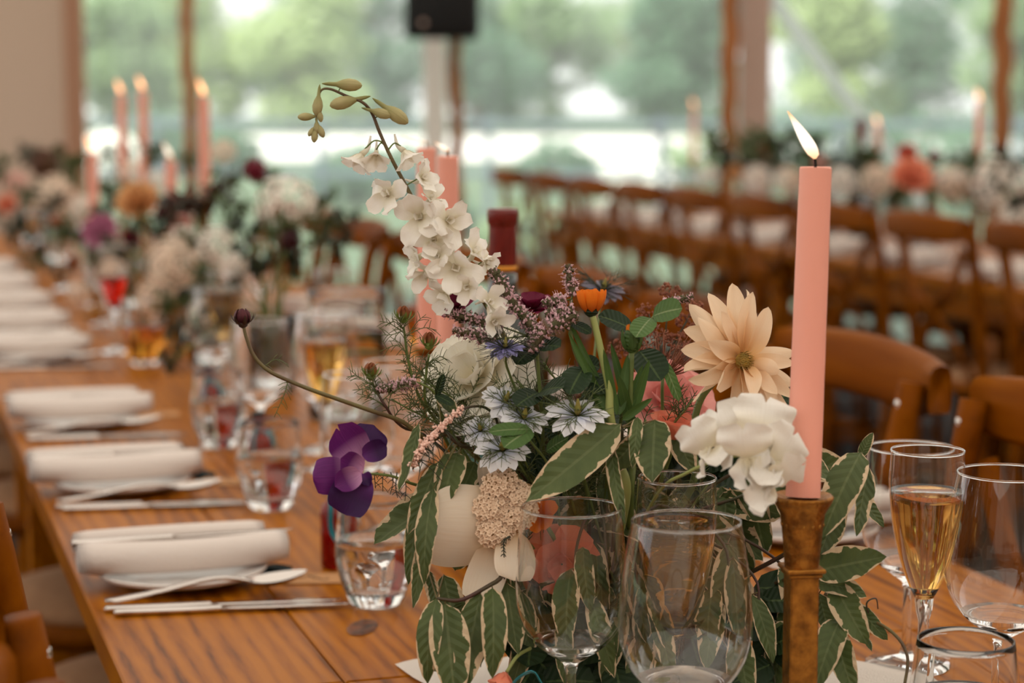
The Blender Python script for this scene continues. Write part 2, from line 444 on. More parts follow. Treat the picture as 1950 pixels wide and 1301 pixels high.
def wall_piece(name, p, q, z0, z1, t, mat, label):
    m = MB(); d = (q - p).normalized(); n = Vector((-d.y, d.x, 0)) * (t / 2)
    vs = [tuple(Vector((c.x, c.y, z)) + s * n) for z in (z0, z1) for c in (p, q) for s in (-1, 1)]
    m.add((vs, [(0, 1, 3, 2), (4, 6, 7, 5), (0, 4, 5, 1), (2, 3, 7, 6), (0, 2, 6, 4), (1, 5, 7, 3)], None))
    return struct(name, m, mat, label=label)
wall_piece('wall_left', wl[0], wl[1], 0, 2.6, .03, M_TENT, 'beige canvas marquee wall')
for i, (p, q) in enumerate(zip(wl[1:-1], wl[2:])):
    wall_piece('window_%d' % (i + 1), p - nrm * .06, q - nrm * .06, .0, 2.6, .004, M_CLEAR, 'clear plastic marquee window panel')
YB, XL, XR = -6.0, -7.0, wl[-1].x  # unseen walls added to keep bright sky out of the glass reflections
wall_piece('added_wall_right', wl[-1], Vector((XR, YB, 0)), 0, 2.6, .03, M_TENT, 'added unseen beige canvas side wall')
wall_piece('added_wall_rear', Vector((XR, YB, 0)), Vector((XL, YB, 0)), 0, 2.6, .03, M_TENT, 'added unseen beige canvas rear wall')
wall_piece('added_wall_side', Vector((XL, YB, 0)), Vector((XL, 2.0, 0)), 0, 2.6, .03, M_TENT, 'added unseen beige canvas wall on the open side')
rf = MB()
rf.add(([(XL - .3, wl[0].y + 2, 2.5), tuple(Vector((wl[0].x, wl[0].y, 2.5)) - nrm * .4), tuple(Vector((wl[-1].x + .4, wl[-1].y, 2.5)) - nrm * .4), (XR + .4, 2.5, 4.4), (XL - .3, 2.5, 4.4), (XR + .4, YB - .3, 2.6), (XL - .3, YB - .3, 2.6)], [(0, 1, 2, 3, 4), (4, 3, 5, 6)], None))
struct('ceiling', rf, M_ROOF, label='white canvas marquee roof')
# binding and sleeves (trim) beside the window panels
def column(px, d, wpx, z1, mat, name, label=None, tp=None, z0=0.0):
    p = gp(px, d); r = wpx / 2 / F_PX * d
    m = MB().add(cbox(-r, r, -.03, .03, z0, z1, .008))
    o = struct(name, m, mat, label=label)
    o.location = (p.x, p.y, 0); o.rotation_euler = (0, 0, -YAW); return o
column(150, 11.25, 36, 2.5, M_BAND, 'trim_1', 'brown binding at the edge of the beige canvas')
column(829, 10.45, 42, 2.5, M_PALE, 'trim_2', 'white marquee leg sleeve')
column(1434, 9.9, 58, 2.5, M_GREY, 'trim_3', 'pinkish grey marquee leg sleeve')

def pole(px, d, wpx, label):
    p = gp(px, d); r = wpx / 2 / F_PX * d; rr = random.Random(px)
    pts = [(rr.uniform(-.012, .012), rr.uniform(-.012, .012), z * .13) for z in range(0, 21)]
    rad = [r * rr.uniform(.9, 1.12) for _ in pts]
    t = thing('tent_pole', label, 'pole', p)
    MB().add(tube(pts, rad, 10)).build('pole_timber', WOOD_P, t)
    kn = MB()
    for k in range(4):
        z = .35 + k * .5 + rr.uniform(-.1, .1); a = rr.uniform(0, 6.28)
        kn.add(lathe([(.0, .012), (.012, .009), (.018, 0), (.018, -.02)], 8), frame_z((math.cos(a) * r * .9, math.sin(a) * r * .9, z), (math.cos(a), math.sin(a), 0)))
    kn.build('knots', WOOD_P, t)['kind'] = 'stuff'
pole(365, 10.9, 25, 'rough brown timber tent pole beside the beige canvas wall')
pole(869, 10.2, 26, 'rough brown timber tent pole under the black loudspeaker')
pole(1386, 9.75, 32, 'rough brown timber tent pole beside the pinkish sleeve')
pole(1900, 9.2, 36, 'rough brown timber tent pole behind the tallest far candle')
# loudspeaker on the white leg
p = gp(845, 9.95)
t = thing('loudspeaker', 'black loudspeaker box fixed high on the tent pole', 'speaker', (p.x, p.y, 1.55), -YAW)
MB().add(cbox(-.18, .18, -.15, .15, 0, .58, .02, 2)).build('cabinet', M_BLACK, t)
MB().add(cbox(-.16, .16, -.168, -.149, .03, .55, .006)).build('grille', M_GRILLE, t); grille = t.children[-1]
MB().add(lathe([(0, .008), (.012, .008), (.014, 0)], 12), Matrix.Translation((-.09, -.17, .07)) @ Matrix.Rotation(R(90), 4, 'X')).build('badge', M_GREY, t)
MB().add(cbox(.02, .1, .1, .24, .1, .3, .005)).build('bracket', M_BLACK, t)
# guy strap outside
g0 = gp(1430, 11.0, 1.93); g1 = gp(1905, 12.6, -.01)
gs = MB().add(strip([g0 + (g1 - g0) * (i / 8) for i in range(9)], (1, 0, .2), .085, .006))
tag(gs.build('guy_strap', M_STRAP, None, False), 'pale guy strap running down to the ground outside the window', 'strap')
# fence outside
fd = [gp(-300, 21), gp(2300, 19)]
t = thing('rail_fence', 'blue grey post and rail fence on the lawn', 'fence')
for h in (.52, 1.02):
    m = MB().add(strip([Vector((c.x, c.y, h)) for c in fd], (0, 0, 1), .06, .04)); m.build('rail', M_FENCE, t, False)
for i in range(9):
    c = fd[0].lerp(fd[1], i / 8)
    MB().add(cbox(-.035, .035, -.035, .035, 0, 1.08, .01)).build('post', M_FENCE, t, False, loc=(c.x, c.y + .06, 0))

# trees beyond the track: trunk, limbs and a crown of thousands of leaves
def leaf_cloud(blobs, n, size, seed):
    rr = random.Random(seed); vs = []; fs = []
    tot = sum(b[3] ** 2 for b in blobs)
    for (bx, by, bz, br, bh) in blobs:
        for _ in range(int(n * br * br / tot)):
            d = Vector((rr.gauss(0, 1), rr.gauss(0, 1), rr.gauss(0, 1))).normalized() * (rr.uniform(.55, 1.0))
            c = Vector((bx + d.x * br, by + d.y * br, bz + d.z * bh))
            u = Vector((rr.gauss(0, 1), rr.gauss(0, 1), rr.gauss(0, .7))).normalized(); v = u.orthogonal().normalized()
            s = size * rr.uniform(.6, 1.4); k = len(vs)
            vs += [tuple(c - u * s), tuple(c + v * s * .45), tuple(c + u * s), tuple(c - v * s * .45)]
            fs.append((k, k + 1, k + 2, k + 3))
    return vs, fs, None
TREE_M = [pmat('pale_tree_leaf', C(132, 156, 112), .5, col2=C(122, 146, 104), nscale=.5, transl=.45),
          pmat('deep_tree_leaf', C(88, 120, 94), .5, col2=C(80, 112, 86), nscale=.5, transl=.4),
          pmat('yellow_tree_leaf', C(158, 176, 122), .5, col2=C(148, 166, 114), nscale=.5, transl=.45)]
def tree(px, d, h, wd, kind, label, seed, lo=1.2):
    rr = random.Random(seed); p = gp(px, d)
    t = thing('broadleaf_tree', label, 'tree', p)
    tk = MB().add(tube([(0, 0, 0), (.1, .05, h * .3), (-.05, 0, h * .6)], [wd * .045, wd * .02], 8))
    for k in range(5):
        a = k * 1.3; tk.add(tube([(0, 0, h * .25), (math.cos(a) * wd * .25, math.sin(a) * wd * .25, h * .5)], [wd * .02, .02], 6))
    tk.build('trunk', M_BARK, t)
    bl = []
    for k in range(11):
        a = rr.uniform(0, 6.28); q = rr.uniform(.05, .26) * wd
        bl.append((math.cos(a) * q, math.sin(a) * q, rr.uniform(lo + .7, h * .75), wd * rr.uniform(.2, .33), wd * rr.uniform(.14, .24)))
    m = MB().add(leaf_cloud(bl, 4600, .2, seed)); o = m.build('crown', TREE_M[kind], t, False); o['kind'] = 'stuff'
    o['label'] = 'crown of pale sunlit green leaves'
G = 'sunlit trees beyond the gravel track'
TL = ['pale green broadleaf tree in full leaf behind the gravel track', 'dark green broadleaf tree behind the gravel track', 'yellow green broadleaf tree in full sun behind the gravel track']
for row, (d0, n, gap, wd) in enumerate([(76, 11, 6.6, 6.0), (88, 11, 7.6, 7.0), (102, 11, 8.8, 8.2)]):
    for i in range(n):
        k = ((0, 2, 1, 0, 2, 1, 1, 2, 0, 1, 2), (1, 0, 1, 2, 1, 0, 1, 1, 0, 2, 1), (1, 1, 0, 1, 1, 2, 0, 1, 1, 0, 1))[row][i]; d = d0 - .5 * i
        tree(975 + (i - 5 + .4 * (row % 2) - .2) * gap / d * F_PX, d, 7.5 + row, wd, k, ORD[i] + ' tree from the beige wall in the ' + ('front', 'middle', 'back')[row] + ' row behind the track', 50 + i + 20 * row, .2)
for o in list(COL.objects):
    if o.name.startswith('broadleaf_tree'): o['group'] = G
def shrub(px, d, r, mat, label, seed):
    p = gp(px, d); t = thing('shrub', label, 'shrub', p)
    MB().add(tube([(0, 0, 0), (0, 0, r)], [.05, .02], 6)).build('stem', M_BARK, t)
    m = MB().add(leaf_cloud([(0, 0, r * .75, r, r * .75), (r * .5, 0, r * .6, r * .7, r * .6), (-r * .5, .1, r * .6, r * .7, r * .6)], 900, .07, seed))
    m.build('foliage', mat, t, False)['kind'] = 'stuff'
M_BLOSSOM = pmat('white_blossom', C(244, 244, 238), .7, transl=.3)
shrub(205, 30, .55, M_BLOSSOM, 'white blossoming shrub by the beige wall side of the fence', 1)
shrub(1215, 24, .42, M_BLOSSOM, 'white blossoming shrub on the lawn near the pinkish sleeve', 2)
for i, (px, d, r) in enumerate([(680, 24, .5), (778, 25, .5), (1000, 15.5, .3), (850, 18, .26), (1060, 27, .5), (1330, 26, .55), (1510, 22, .4), (1700, 21, .4), (1870, 22, .4)]):
    shrub(px, d, r, TREE_M[(1, 1, 0)[i % 3]], ['dark green rounded shrub on the lawn by the fence', 'dark green rounded shrub on the lawn by the fence', 'fresh green rounded shrub on the lawn by the fence'][i % 3], 20 + i)
for i, (px, d, r) in enumerate([(255, 33, .62), (300, 33.5, .75), (350, 34, .7), (400, 33, .6), (445, 35, .5), (1480, 30, .8), (1620, 30, .8), (1760, 30, .8), (1900, 29, .8)]):
    shrub(px, d, r, TREE_M[1], ORD[i] + ' teal green shrub from the beige wall in the row behind the fence', 70 + i)
for o in COL.objects:
    if o.name.startswith('shrub'): o['group'] = 'shrubs on the lawn'

# ------------------------------------------------------------------ tables of planks
def plank_table(x0, y0, y1, label, cracks=False, seed=0, wd=.92):
    t = thing('trestle_table', label, 'table', ((x0 + x0 + wd) / 2, (y0 + y1) / 2, 0))
    L = (y1 - y0) / 2 - .0015; n = 5; ww = wd / n; rr = random.Random(seed)
    for i in range(n):
        m = MB().add(cbox(-ww / 2 + .0008, ww / 2 - .0008, -L, L, -.032, 0, .0018))
        m.build('plank', WOOD_T, t, False, loc=(-wd / 2 + ww * (i + .5), 0, TT - rr.uniform(0, .0006)))
    for s in (-1, 1):
        MB().add(cbox(-.015, .015, -L + .1, L - .1, TT - .12, TT - .033, .003)).build('apron', WOOD_T, t, False, loc=(s * (wd / 2 - .06), 0, 0))
        MB().add(cbox(-wd / 2 + .05, wd / 2 - .05, -.015, .015, TT - .12, TT - .033, .003)).build('apron', WOOD_T, t, False, loc=(0, s * (L - .1), 0))
        for s2 in (-1, 1):
            MB().add(cbox(-.03, .03, -.03, .03, 0, TT - .033, .004)).build('leg', WOOD_T, t, False, loc=(s * (wd / 2 - .08), s2 * (L - .14), 0))
    return t
plank_table(0, -.36, 1.64, 'honey coloured plank table under the wine glasses in front of the bouquet', seed=1)
plank_table(0, 1.64, 3.64, 'honey coloured plank table with rolled napkins beside the main bouquet', seed=2)
plank_table(0, 3.64, 5.64, 'honey coloured plank table carrying the second row of flowers', seed=3)
plank_table(0, 5.64, 7.64, 'honey coloured plank table at the far end of the long row', seed=4)
plank_table(2.72, 3.7, 6.1, 'plank table behind the row of cross back chairs, near half', seed=5)
plank_table(2.72, 6.1, 8.6, 'plank table behind the row of cross back chairs, window end', seed=6)
# dark knot in the table beside the tumbler
kp = on_z(690, 1195, TT)
kn = MB().add(lathe([(0, .0006), (.6, .0006), (.8, .0012), (1, .0002)], 20), Matrix.Translation((kp.x, kp.y, TT)) @ Matrix.Rotation(R(-25), 4, 'Z') @ Matrix.Diagonal((.014, .03, 1, 1)))
tb = [o for o in COL.objects if o.name.startswith('trestle_table')][1]
ko = kn.build('wood_knot', pmat('dark_knot', C(120, 64, 24), .5, col2=C(44, 24, 12), nscale=60), tb); ko.matrix_parent_inverse = Matrix.Translation(-tb.location)

# ------------------------------------------------------------------ cross back chairs
def make_chair():
    t = thing('cross_back_chair', 'x', 'chair')
    H = .95
    m = MB().add(lathe([(0, .0), (.19, 0), (.205, .008), (.21, .02), (.205, .032), (.19, .036), (0, .036)], 28), Matrix.Translation((0, 0, .44)) @ Matrix.Diagonal((1.0, 1.0, 1, 1)))
    m.build('seat_frame', WOOD_C, t)
    MB().add(lathe([(0, .028), (.1, .026), (.17, .02), (.185, .008), (.18, 0)], 28), Matrix.Translation((0, 0, .474))).build('seat_pad', M_SEAT, t)
    for s in (-1, 1):
        bpost = MB().add(tube(smooth_line([(s * .185, -.235, 0), (s * .18, -.205, .25), (s * .178, -.2, .46), (s * .182, -.225, .7), (s * .19, -.262, H - .035)]), [.016, .017, .018, .017, .016], 10)).build('back_post', WOOD_C, t)
        MB().add(tube([(s * .15, .15, .45), (s * .175, .19, 0)], [.018, .014], 10)).build('front_leg', WOOD_C, t)
        MB().add(lathe([(0, .004), (.005, .003), (.007, 0)], 10), frame_z((s * .19, -.244, H - .06), (0, 1, 0))).build('bolt', M_STEEL, bpost)
        # the two crossing bent slats
        MB().add(strip(smooth_line([(s * .16, -.262, H - .1), (s * .1, -.265, H - .22), (s * .0, -.258 + s * .006, .68), (-s * .09, -.235, .58), (-s * .135, -.2, .475)]), (1, 0, .3 * s), .034, .010)).build('cross_slat', WOOD_C, t, False)
    n = 13; pts = []
    rail = MB(); vs = []; fs = []
    for i in range(n):
        u = 2 * i / (n - 1) - 1
        x = u * .215; y = -.285 - .028 * (1 - u * u); drop = .012 * u * u; hh = .085 * (1 - .25 * u ** 4)
        zt = H - drop
        for (dy, dz) in ((-.013, -hh + .006), (.013, -hh + .006), (.015, -hh + .014), (.015, -.012), (.010, -.003), (0, 0), (-.010, -.003), (-.015, -.012), (-.015, -hh + .014)):
            vs.append((x, y + dy - (0.02 * (dz + .08)), zt + dz))
    k = 9
    for i in range(n - 1):
        for j in range(k):
            q = (j + 1) % k; fs.append((i * k + j, i * k + q, (i + 1) * k + q, (i + 1) * k + j))
    fs.append(tuple(range(k))); fs.append(tuple((n - 1) * k + j for j in range(k - 1, -1, -1)))
    rail.add((vs, fs, None)).build('top_rail', WOOD_C, t)
    st = MB().add(tube([(-.175, .172, .2), (-.183, -.21, .2)], .011, 8)).add(tube([(.175, .172, .2), (.183, -.21, .2)], .011, 8)).add(tube([(-.18, 0, .2), (.18, 0, .2)], .011, 8))
    st.build('stretcher', WOOD_C, t)
    return t
chair = make_chair(); first = [True]
def place_chair(x, y, rz, label, group):
    o = chair if first[0] else copy_tree(chair)
    first[0] = False
    o.location = (x, y, 0); o.rotation_euler = (0, 0, rz); o['label'] = label; o['group'] = group
# chair back is local -Y; facing +X needs rz=-90
GL, GR, G2, G3 = 'chairs on the napkin side of the long table', 'chairs on the far side of the long table', 'chairs along the second table', 'chairs behind the second table'
for i, y in enumerate((.95, 1.49, 2.03, 2.56, 3.1, 3.92, 4.36, 4.8)):
    place_chair(.15, y, R(-90), ORD[7 - i] + ' chair from the beige wall, tucked under the long table on the napkin side', GL)
for i, y in enumerate((1.76, 2.28, 2.8, 3.32, 3.86, 4.4, 4.94, 5.5, 6.0)):
    place_chair(.72, y, R(90), ORD[i] + ' cross back chair from the brass candlestick, on the long table side facing the aisle', GR)
for i in range(9):
    place_chair(2.84, 4.3 + i * .53, R(-90), ORD[8 - i] + ' cross back chair from the window end, backing onto the aisle at the second table', G2)
for i in range(6):
    place_chair(3.52, 4.9 + i * .62, R(90), ORD[5 - i] + ' cross back chair from the window end, beyond the second table', G3)

# ------------------------------------------------------------------ place settings
def napkin_mesh():
    """rolled linen napkin: a fat front roll and a slimmer folded edge behind, along X"""
    m = MB(); n = 15; L = .212; k = 14
    def roll(cy, cz, ry, rz, x0, x1, droop, seed):
        rr = random.Random(seed); vs = []; fs = []
        for i in range(n):
            u = i / (n - 1); x = x0 + (x1 - x0) * u
            d = -droop * math.sin(u * math.pi); b = 1 + .06 * math.sin(u * 5 + seed)
            tip = .86 if i in (0, n - 1) else 1
            for j in range(k):
                a = 2 * math.pi * j / k
                vs.append((x, cy + ry * b * tip * math.cos(a), cz + rz * tip * math.sin(a) + d))
        for i in range(n - 1):
            for j in range(k):
                q = (j + 1) % k; fs.append((i * k + j, i * k + q, (i + 1) * k + q, (i + 1) * k + j))
        # rolled layers at the ends: inner rings stepping in and out
        for e, i0 in ((0, 0), (1, (n - 1) * k)):
            prev = list(range(i0, i0 + k)); sx = -1 if e == 0 else 1
            for ring, (sc_, dx) in enumerate(((.78, -.004), (.6, .001), (.4, -.004), (.15, -.001))):
                st = len(vs)
                for j in range(k):
                    b = vs[i0 + j]; vs.append((b[0] + sx * dx, cy + (b[1] - cy) * sc_, (b[2] - cz) * sc_ + cz))
                cur = list(range(st, st + k))
                for j in range(k):
                    q = (j + 1) % k
                    fs.append((prev[q], prev[j], cur[j], cur[q]) if e == 0 else (prev[j], prev[q], cur[q], cur[j]))
                prev = cur
            fs.append(tuple(prev) if e == 1 else tuple(reversed(prev)))
        m.add((vs, fs, None))
    roll(-.022, .022, .021, .0165, -L / 2, L / 2 + .004, .004, 1)
    roll(.024, .029, .013, .0115, -L / 2, L / 2 - .012, -.001, 4)
    m.add(cbox(-L / 2 + .004, L / 2 - .012, -.02, .034, .006, .018, .003))
    return m.mesh('napkin', M_LINEN)
def plate_mesh():
    return MB().add(lathe([(0, .004), (.05, .004), (.058, .007), (.085, .0145), (.0885, .0165), (.0895, .015), (.086, .011), (.06, .0035), (.052, 0), (0, 0)], 48)).mesh('side_plate', M_PORC)
def knife_mesh():
    m = MB()
    m.add(cbox(0, .105, -.0052, .0052, .0, .0062, .0022, 2))
    vs = []; N = 12
    for i in range(N + 1):
        u = i / N; x = .104 + u * .128
        top = .0052 if u < .5 else .0052 * (1 - ((u - .5) / .5) ** 2 * 1.2); bot = -.0052 - .0035 * math.sin(min(1, u * 1.3) * math.pi * .7)
        if u == 1: bot = top - .0005
        vs += [(x, top, .0042), (x, top, .0026), (x, bot, .0034)]
    fs = []
    for i in range(N):
        for j in range(3):
            q = (j + 1) % 3; fs.append((i * 3 + j, (i + 1) * 3 + j, (i + 1) * 3 + q, i * 3 + q))
    fs += [(0, 1, 2), (N * 3 + 2, N * 3 + 1, N * 3)]
    m.add((vs, fs, None)); return m.mesh('table_knife', M_STEEL)
def flat_bar(prof):
    """prof: (x, z, halfwidth, thickness)"""
    vs = []; fs = []
    for (x, z, hw, th) in prof:
        vs += [(x, -hw, z), (x, hw, z), (x, hw * .8, z + th), (x, -hw * .8, z + th)]
    for i in range(len(prof) - 1):
        for j in range(4):
            q = (j + 1) % 4; fs.append((i * 4 + j, i * 4 + q, (i + 1) * 4 + q, (i + 1) * 4 + j))
    e = (len(prof) - 1) * 4; fs += [(3, 2, 1, 0), (e, e + 1, e + 2, e + 3)]
    return vs, fs, None
def fork_mesh():
    m = MB().add(flat_bar([(0, .001, .005, .0025), (.01, .001, .0075, .0025), (.06, .003, .005, .003), (.1, .009, .003, .004), (.125, .013, .0035, .004), (.14, .010, .008, .003), (.155, .006, .0118, .0022)]))
    for k in range(4):
        y = -.0098 + k * .0065
        m.add(tube(smooth_line([(.153, y, .007), (.175, y, .0045), (.2, y * .96, .011)], 4), [.0016, .0008], 6))
    return m.mesh('dinner_fork', M_STEEL)
def spoon_mesh():
    m = MB().add(flat_bar([(0, .001, .005, .0025), (.01, .001, .008, .0025), (.04, .0035, .0062, .003), (.06, .0062, .005, .003), (.08, .0095, .004, .0035), (.095, .0118, .0034, .004), (.108, .0128, .003, .004), (.12, .0125, .0028, .004), (.13, .0112, .003, .0035), (.14, .0098, .004, .0025), (.147, .009, .006, .002)]))
    vs = []; fs = []; n = 12; k = 8
    for i in range(n + 1):
        u = i / n; x = .142 + u * .062; hw = .0195 * (math.sin(math.pi * u ** .8) ** .6) if 0 < u < 1 else .001
        for j in range(k + 1):
            s = 2 * j / k - 1
            dep = -.0075 * (1 - s * s) * math.sin(math.pi * u) ** .7 if 0 < u < 1 else 0
            vs.append((x, s * hw, .010 + dep + .006 * u * u))
    for i in range(n):
        for j in range(k):
            q = i * (k + 1) + j; fs.append((q, q + k + 1, q + k + 2, q + 1))
    b = len(vs); vs2 = [(x, y, z - .0013) for (x, y, z) in vs]
    m.add((vs + vs2, fs + [tuple(reversed([q + b for q in f])) for f in fs], None))
    return m.mesh('dessert_spoon', M_STEEL)
ME = dict(napkin=napkin_mesh(), plate=plate_mesh(), knife=knife_mesh(), fork=fork_mesh(), spoon=spoon_mesh())
def one(kind, name, loc, rz, label, cat, group, rx=0., ry=0.):
    o = put(name, ME[kind], None, loc); o.rotation_euler = (rx, ry, rz)
    return tag(o, label, cat, group)
def setting(x, y, side, lab, grp, seed, full=True):
    """side +1: diner at low X facing +X"""
    rr = random.Random(seed); s = side; r0 = 0 if s > 0 else R(180)
    j = lambda a: rr.uniform(-a, a)
    def P(dx, dy, dz=0): return (x + s * dx, y + s * dy, TT + dz)
    one('plate', 'side_plate', P(.105, 0), 0, 'white side plate under a napkin, ' + lab, 'plate', 'side plates ' + grp)
    one('napkin', 'linen_napkin', P(.098 + j(.006), .0 + j(.006), .0125), r0 + j(.03), 'rolled white linen napkin, ' + lab, 'napkin', 'napkins ' + grp)
    one('knife', 'table_knife', P(-.006 + j(.004), .006, .0425), r0 + R(-.5), 'knife in the napkin fold, ' + lab, 'knife', 'napkin knives ' + grp)
    one('knife', 'table_knife', P(.012 + j(.006), -.108), r0 + R(-8) + j(.02), 'inner knife beside the plate, ' + lab, 'knife', 'knives ' + grp)
    one('knife', 'table_knife', P(.016 + j(.006), -.125), r0 + R(-8) + j(.02), 'outer knife beside the plate, ' + lab, 'knife', 'outer knives ' + grp)
    one('spoon', 'dessert_spoon', P(.014, -.1, .0075), r0 + R(1.5) + j(.03), 'spoon across the knives, ' + lab, 'spoon', 'spoons ' + grp, ry=R(-.3))
    one('fork', 'dinner_fork', P(.02, .105), r0 + R(8) + j(.03), 'inner fork beside the plate, ' + lab, 'fork', 'forks ' + grp)
    one('fork', 'dinner_fork', P(.024, .132), r0 + R(9) + j(.03), 'outer fork beside the plate, ' + lab, 'fork', 'outer forks ' + grp)
SETL = [2.05, 2.57, 3.1, 3.92, 4.36, 4.8, 5.3, 5.8]
for i, y in enumerate(SETL):
    lab = ORD[i] + ' setting from the purple sweet pea'
    setting(0.0, y, 1, lab, ('nearest the bouquet' if i == 0 else 'second in line' if i == 1 else 'third in line' if i == 2 else 'further along the long table'), i)
for i, y in enumerate((2.04, 2.56, 3.1, 4.0, 4.5)):
    setting(.92, y, -1, ORD[i] + ' setting behind the candlestick', 'on the chair side', 40 + i)
for i in range(8):
    setting(2.72, 4.32 + i * .53, 1, ORD[7 - i] + ' setting from the window end, second table', 'on the second table', 60 + i)

# ------------------------------------------------------------------ glassware
def wall_prof(outer, th):
    """closed profile: outer wall up, inner wall down (bowl only, thickness th)"""
    return outer
def stem_glass_mesh(name, H, rmax, rrim, bowl, stem_r=.004, foot=.036, flute=False, th=.0011, mat=None, n=40):
    zb = H - bowl; o = []
    o += [(0, 0), (foot, 0), (foot, .0015), (foot * .6, .004), (stem_r * 1.6, .009), (stem_r, .02), (stem_r, zb - .012), (stem_r * 1.5, zb - .004)]
    K = 16; out = []
    for i in range(1, K + 1):
        u = i / K
        if flute: r = rmax * (math.sin(min(1, u * 1.15) * math.pi / 2) ** .62) if u < .8 else rmax * (1 - (u - .8) / .2 * (1 - rrim / rmax) * 1.0)
        else:
            um = .42
            r = rmax * math.sqrt(max(0, 1 - ((um - u) / um) ** 2)) if u < um else rmax - (rmax - rrim) * ((u - um) / (1 - um)) ** 1.7
        out.append((max(r, stem_r * 1.5), zb + bowl * u))
    inn = [(max(r - th * .4, .0005), z) for (r, z) in out if r > stem_r * 1.8]
    film = MB().add(lathe([(r, z) for (r, z) in out], n)).mesh('bowl', M_FILM)
    i0 = 2
    sol = o + out[:i0] + [(out[1][0] - .0012, out[1][1] + .0002), (out[0][0] * .75, out[0][1] + .0016), (0, out[0][1] - .0006)]
    stem = MB().add(lathe(sol, n)).mesh('stem_and_foot', M_GLASS)
    rr_ = out[-1][0]; rim = MB().add(lathe([(rr_ + .0006, H - .0006), (rr_ + .0006, H + .0004), (rr_, H + .0009), (rr_ - .0006, H + .0004), (rr_ - .0006, H - .0006), (rr_, H - .0011)], n, True)).mesh('rim', M_GLASS)
    return (film, stem, rim), inn
def fill_mesh(name, inn, level, mat, n=40, shrink=-.0002):
    p = [(r - shrink, z) for (r, z) in inn if z < level]
    rl = p[-1][0]
    for a, b in zip(inn, inn[1:]):
        if a[1] <= level <= b[1]: rl = a[0] + (b[0] - a[0]) * (level - a[1]) / (b[1] - a[1]) - shrink
    prof = [(0, p[0][1] - .0018)] + p + [(rl, level), (rl * .98, level - .0004), (0, level - .0004)]
    return MB().add(lathe(prof, n)).mesh(name, mat)
wineS, innS = stem_glass_mesh('white_wine_glass', .196, .0425, .0375, .116)
wineB, innB = stem_glass_mesh('red_wine_glass', .198, .049, .0395, .134, foot=.039)
flute, innF = stem_glass_mesh('champagne_flute', .212, .0315, .030, .132, stem_r=.0045, foot=.033, flute=True)
def tumbler_mesh():
    o = []; K = 18; H = .106
    for i in range(K + 1):
        u = i / K
        o.append((.026 + .0148 * math.sin(min(1, u * 1.9) * math.pi / 2) ** .9 - .0055 * max(0, (u - .45) / .55) ** 1.6, .002 + H * u))
    inn = [(r - .0016, z) for (r, z) in o if z > .0085]
    prof = [(0, 0), (.024, 0)] + o + [(o[-1][0] - .0008, H + .0027)] + list(reversed(inn)) + [(0, inn[0][1])]
    return MB().add(lathe(prof, 40)).mesh('stemless_tumbler', M_GLASS), inn
tumb, innT = tumbler_mesh()
FILL = dict(water=fill_mesh('water', innT, .066, M_WATER), champ=fill_mesh('sparkling_wine', innF, .178, M_CHAMP), rose=fill_mesh('red_drink', innF, .15, M_ROSE),
            amber=fill_mesh('amber_drink', innF, .178, M_AMBER), ambert=fill_mesh('amber_drink', innT, .075, M_AMBER), champ2=fill_mesh('sparkling_wine', innF, .182, M_CHAMP))
def vessel(me, name, xy, label, cat, group, fill=None, z=TT):
    t = thing(name, label, cat, (xy[0], xy[1], z), group=group)
    if isinstance(me, tuple):
        bo = put('bowl', me[0], t); put('rim', me[2], bo); put('stem_and_foot', me[1], t)
    else: put('glass', me, t)
    if fill: put('drink', FILL[fill], t)
    return t
def xy_at(px, d):
    p = gp(px, d); return (p.x, p.y)
GG = 'glasses at the long table'
vessel(wineS, 'wine_glass', xy_at(1090, 1.47), 'empty smaller wine glass in front of the orange flowers', 'wine glass', GG)
vessel(wineB, 'wine_glass', xy_at(1313, 1.412), 'empty large wine glass with a champagne flute behind it', 'wine glass', GG)
vessel(flute, 'champagne_flute', xy_at(1294, 1.505), 'filled champagne flute behind the large empty wine glass', 'champagne flute', GG, 'champ')
vessel(flute, 'champagne_flute', xy_at(1778, 1.625), 'filled champagne flute on the candlestick side of the bouquet', 'champagne flute', GG, 'champ')
vessel(wineS, 'wine_glass', xy_at(1746, 1.73), 'empty wine glass just behind the filled flute by the candlestick', 'wine glass', GG)
vessel(wineB, 'wine_glass', xy_at(1932, 1.6), 'empty wine glass in front of the chair, next to the filled flute', 'wine glass', GG)
vessel(tumb, 'water_tumbler', xy_at(1862, 1.42), 'water tumbler low beside the filled flute by the candlestick', 'tumbler', GG, 'water')
vessel(tumb, 'water_tumbler', (.2745, 1.893), 'water tumbler below the purple sweet pea', 'tumbler', GG, 'water')
vessel(tumb, 'water_tumbler', (.265, 2.39), 'water tumbler at the second napkin from the sweet pea', 'tumbler', GG, 'water')
vessel(tumb, 'water_tumbler', (.28, 2.853), 'water tumbler at the third napkin from the sweet pea', 'tumbler', GG, 'water')
vessel(wineS, 'wine_glass', (.318, 2.15), 'empty wine glass behind the purple sweet pea', 'wine glass', GG)
vessel(wineB, 'wine_glass', (.385, 2.22), 'large wine glass close behind the green cosmos buds', 'wine glass', GG)
vessel(wineS, 'wine_glass', (.316, 2.72), 'empty wine glass behind the second tumbler', 'wine glass', GG)
vessel(wineB, 'wine_glass', (.42, 2.77), 'large wine glass beside the champagne flute behind the arching bud', 'wine glass', GG)
vessel(flute, 'champagne_flute', (.385, 2.62), 'champagne flute behind the arching dark bud stem', 'champagne flute', GG, 'champ')
vessel(wineS, 'wine_glass', (.34, 3.22), 'empty wine glass behind the third tumbler', 'wine glass', GG)
vessel(flute, 'champagne_flute', (.375, 3.35), 'champagne flute beside the white flowers in the second arrangement', 'champagne flute', GG, 'champ')
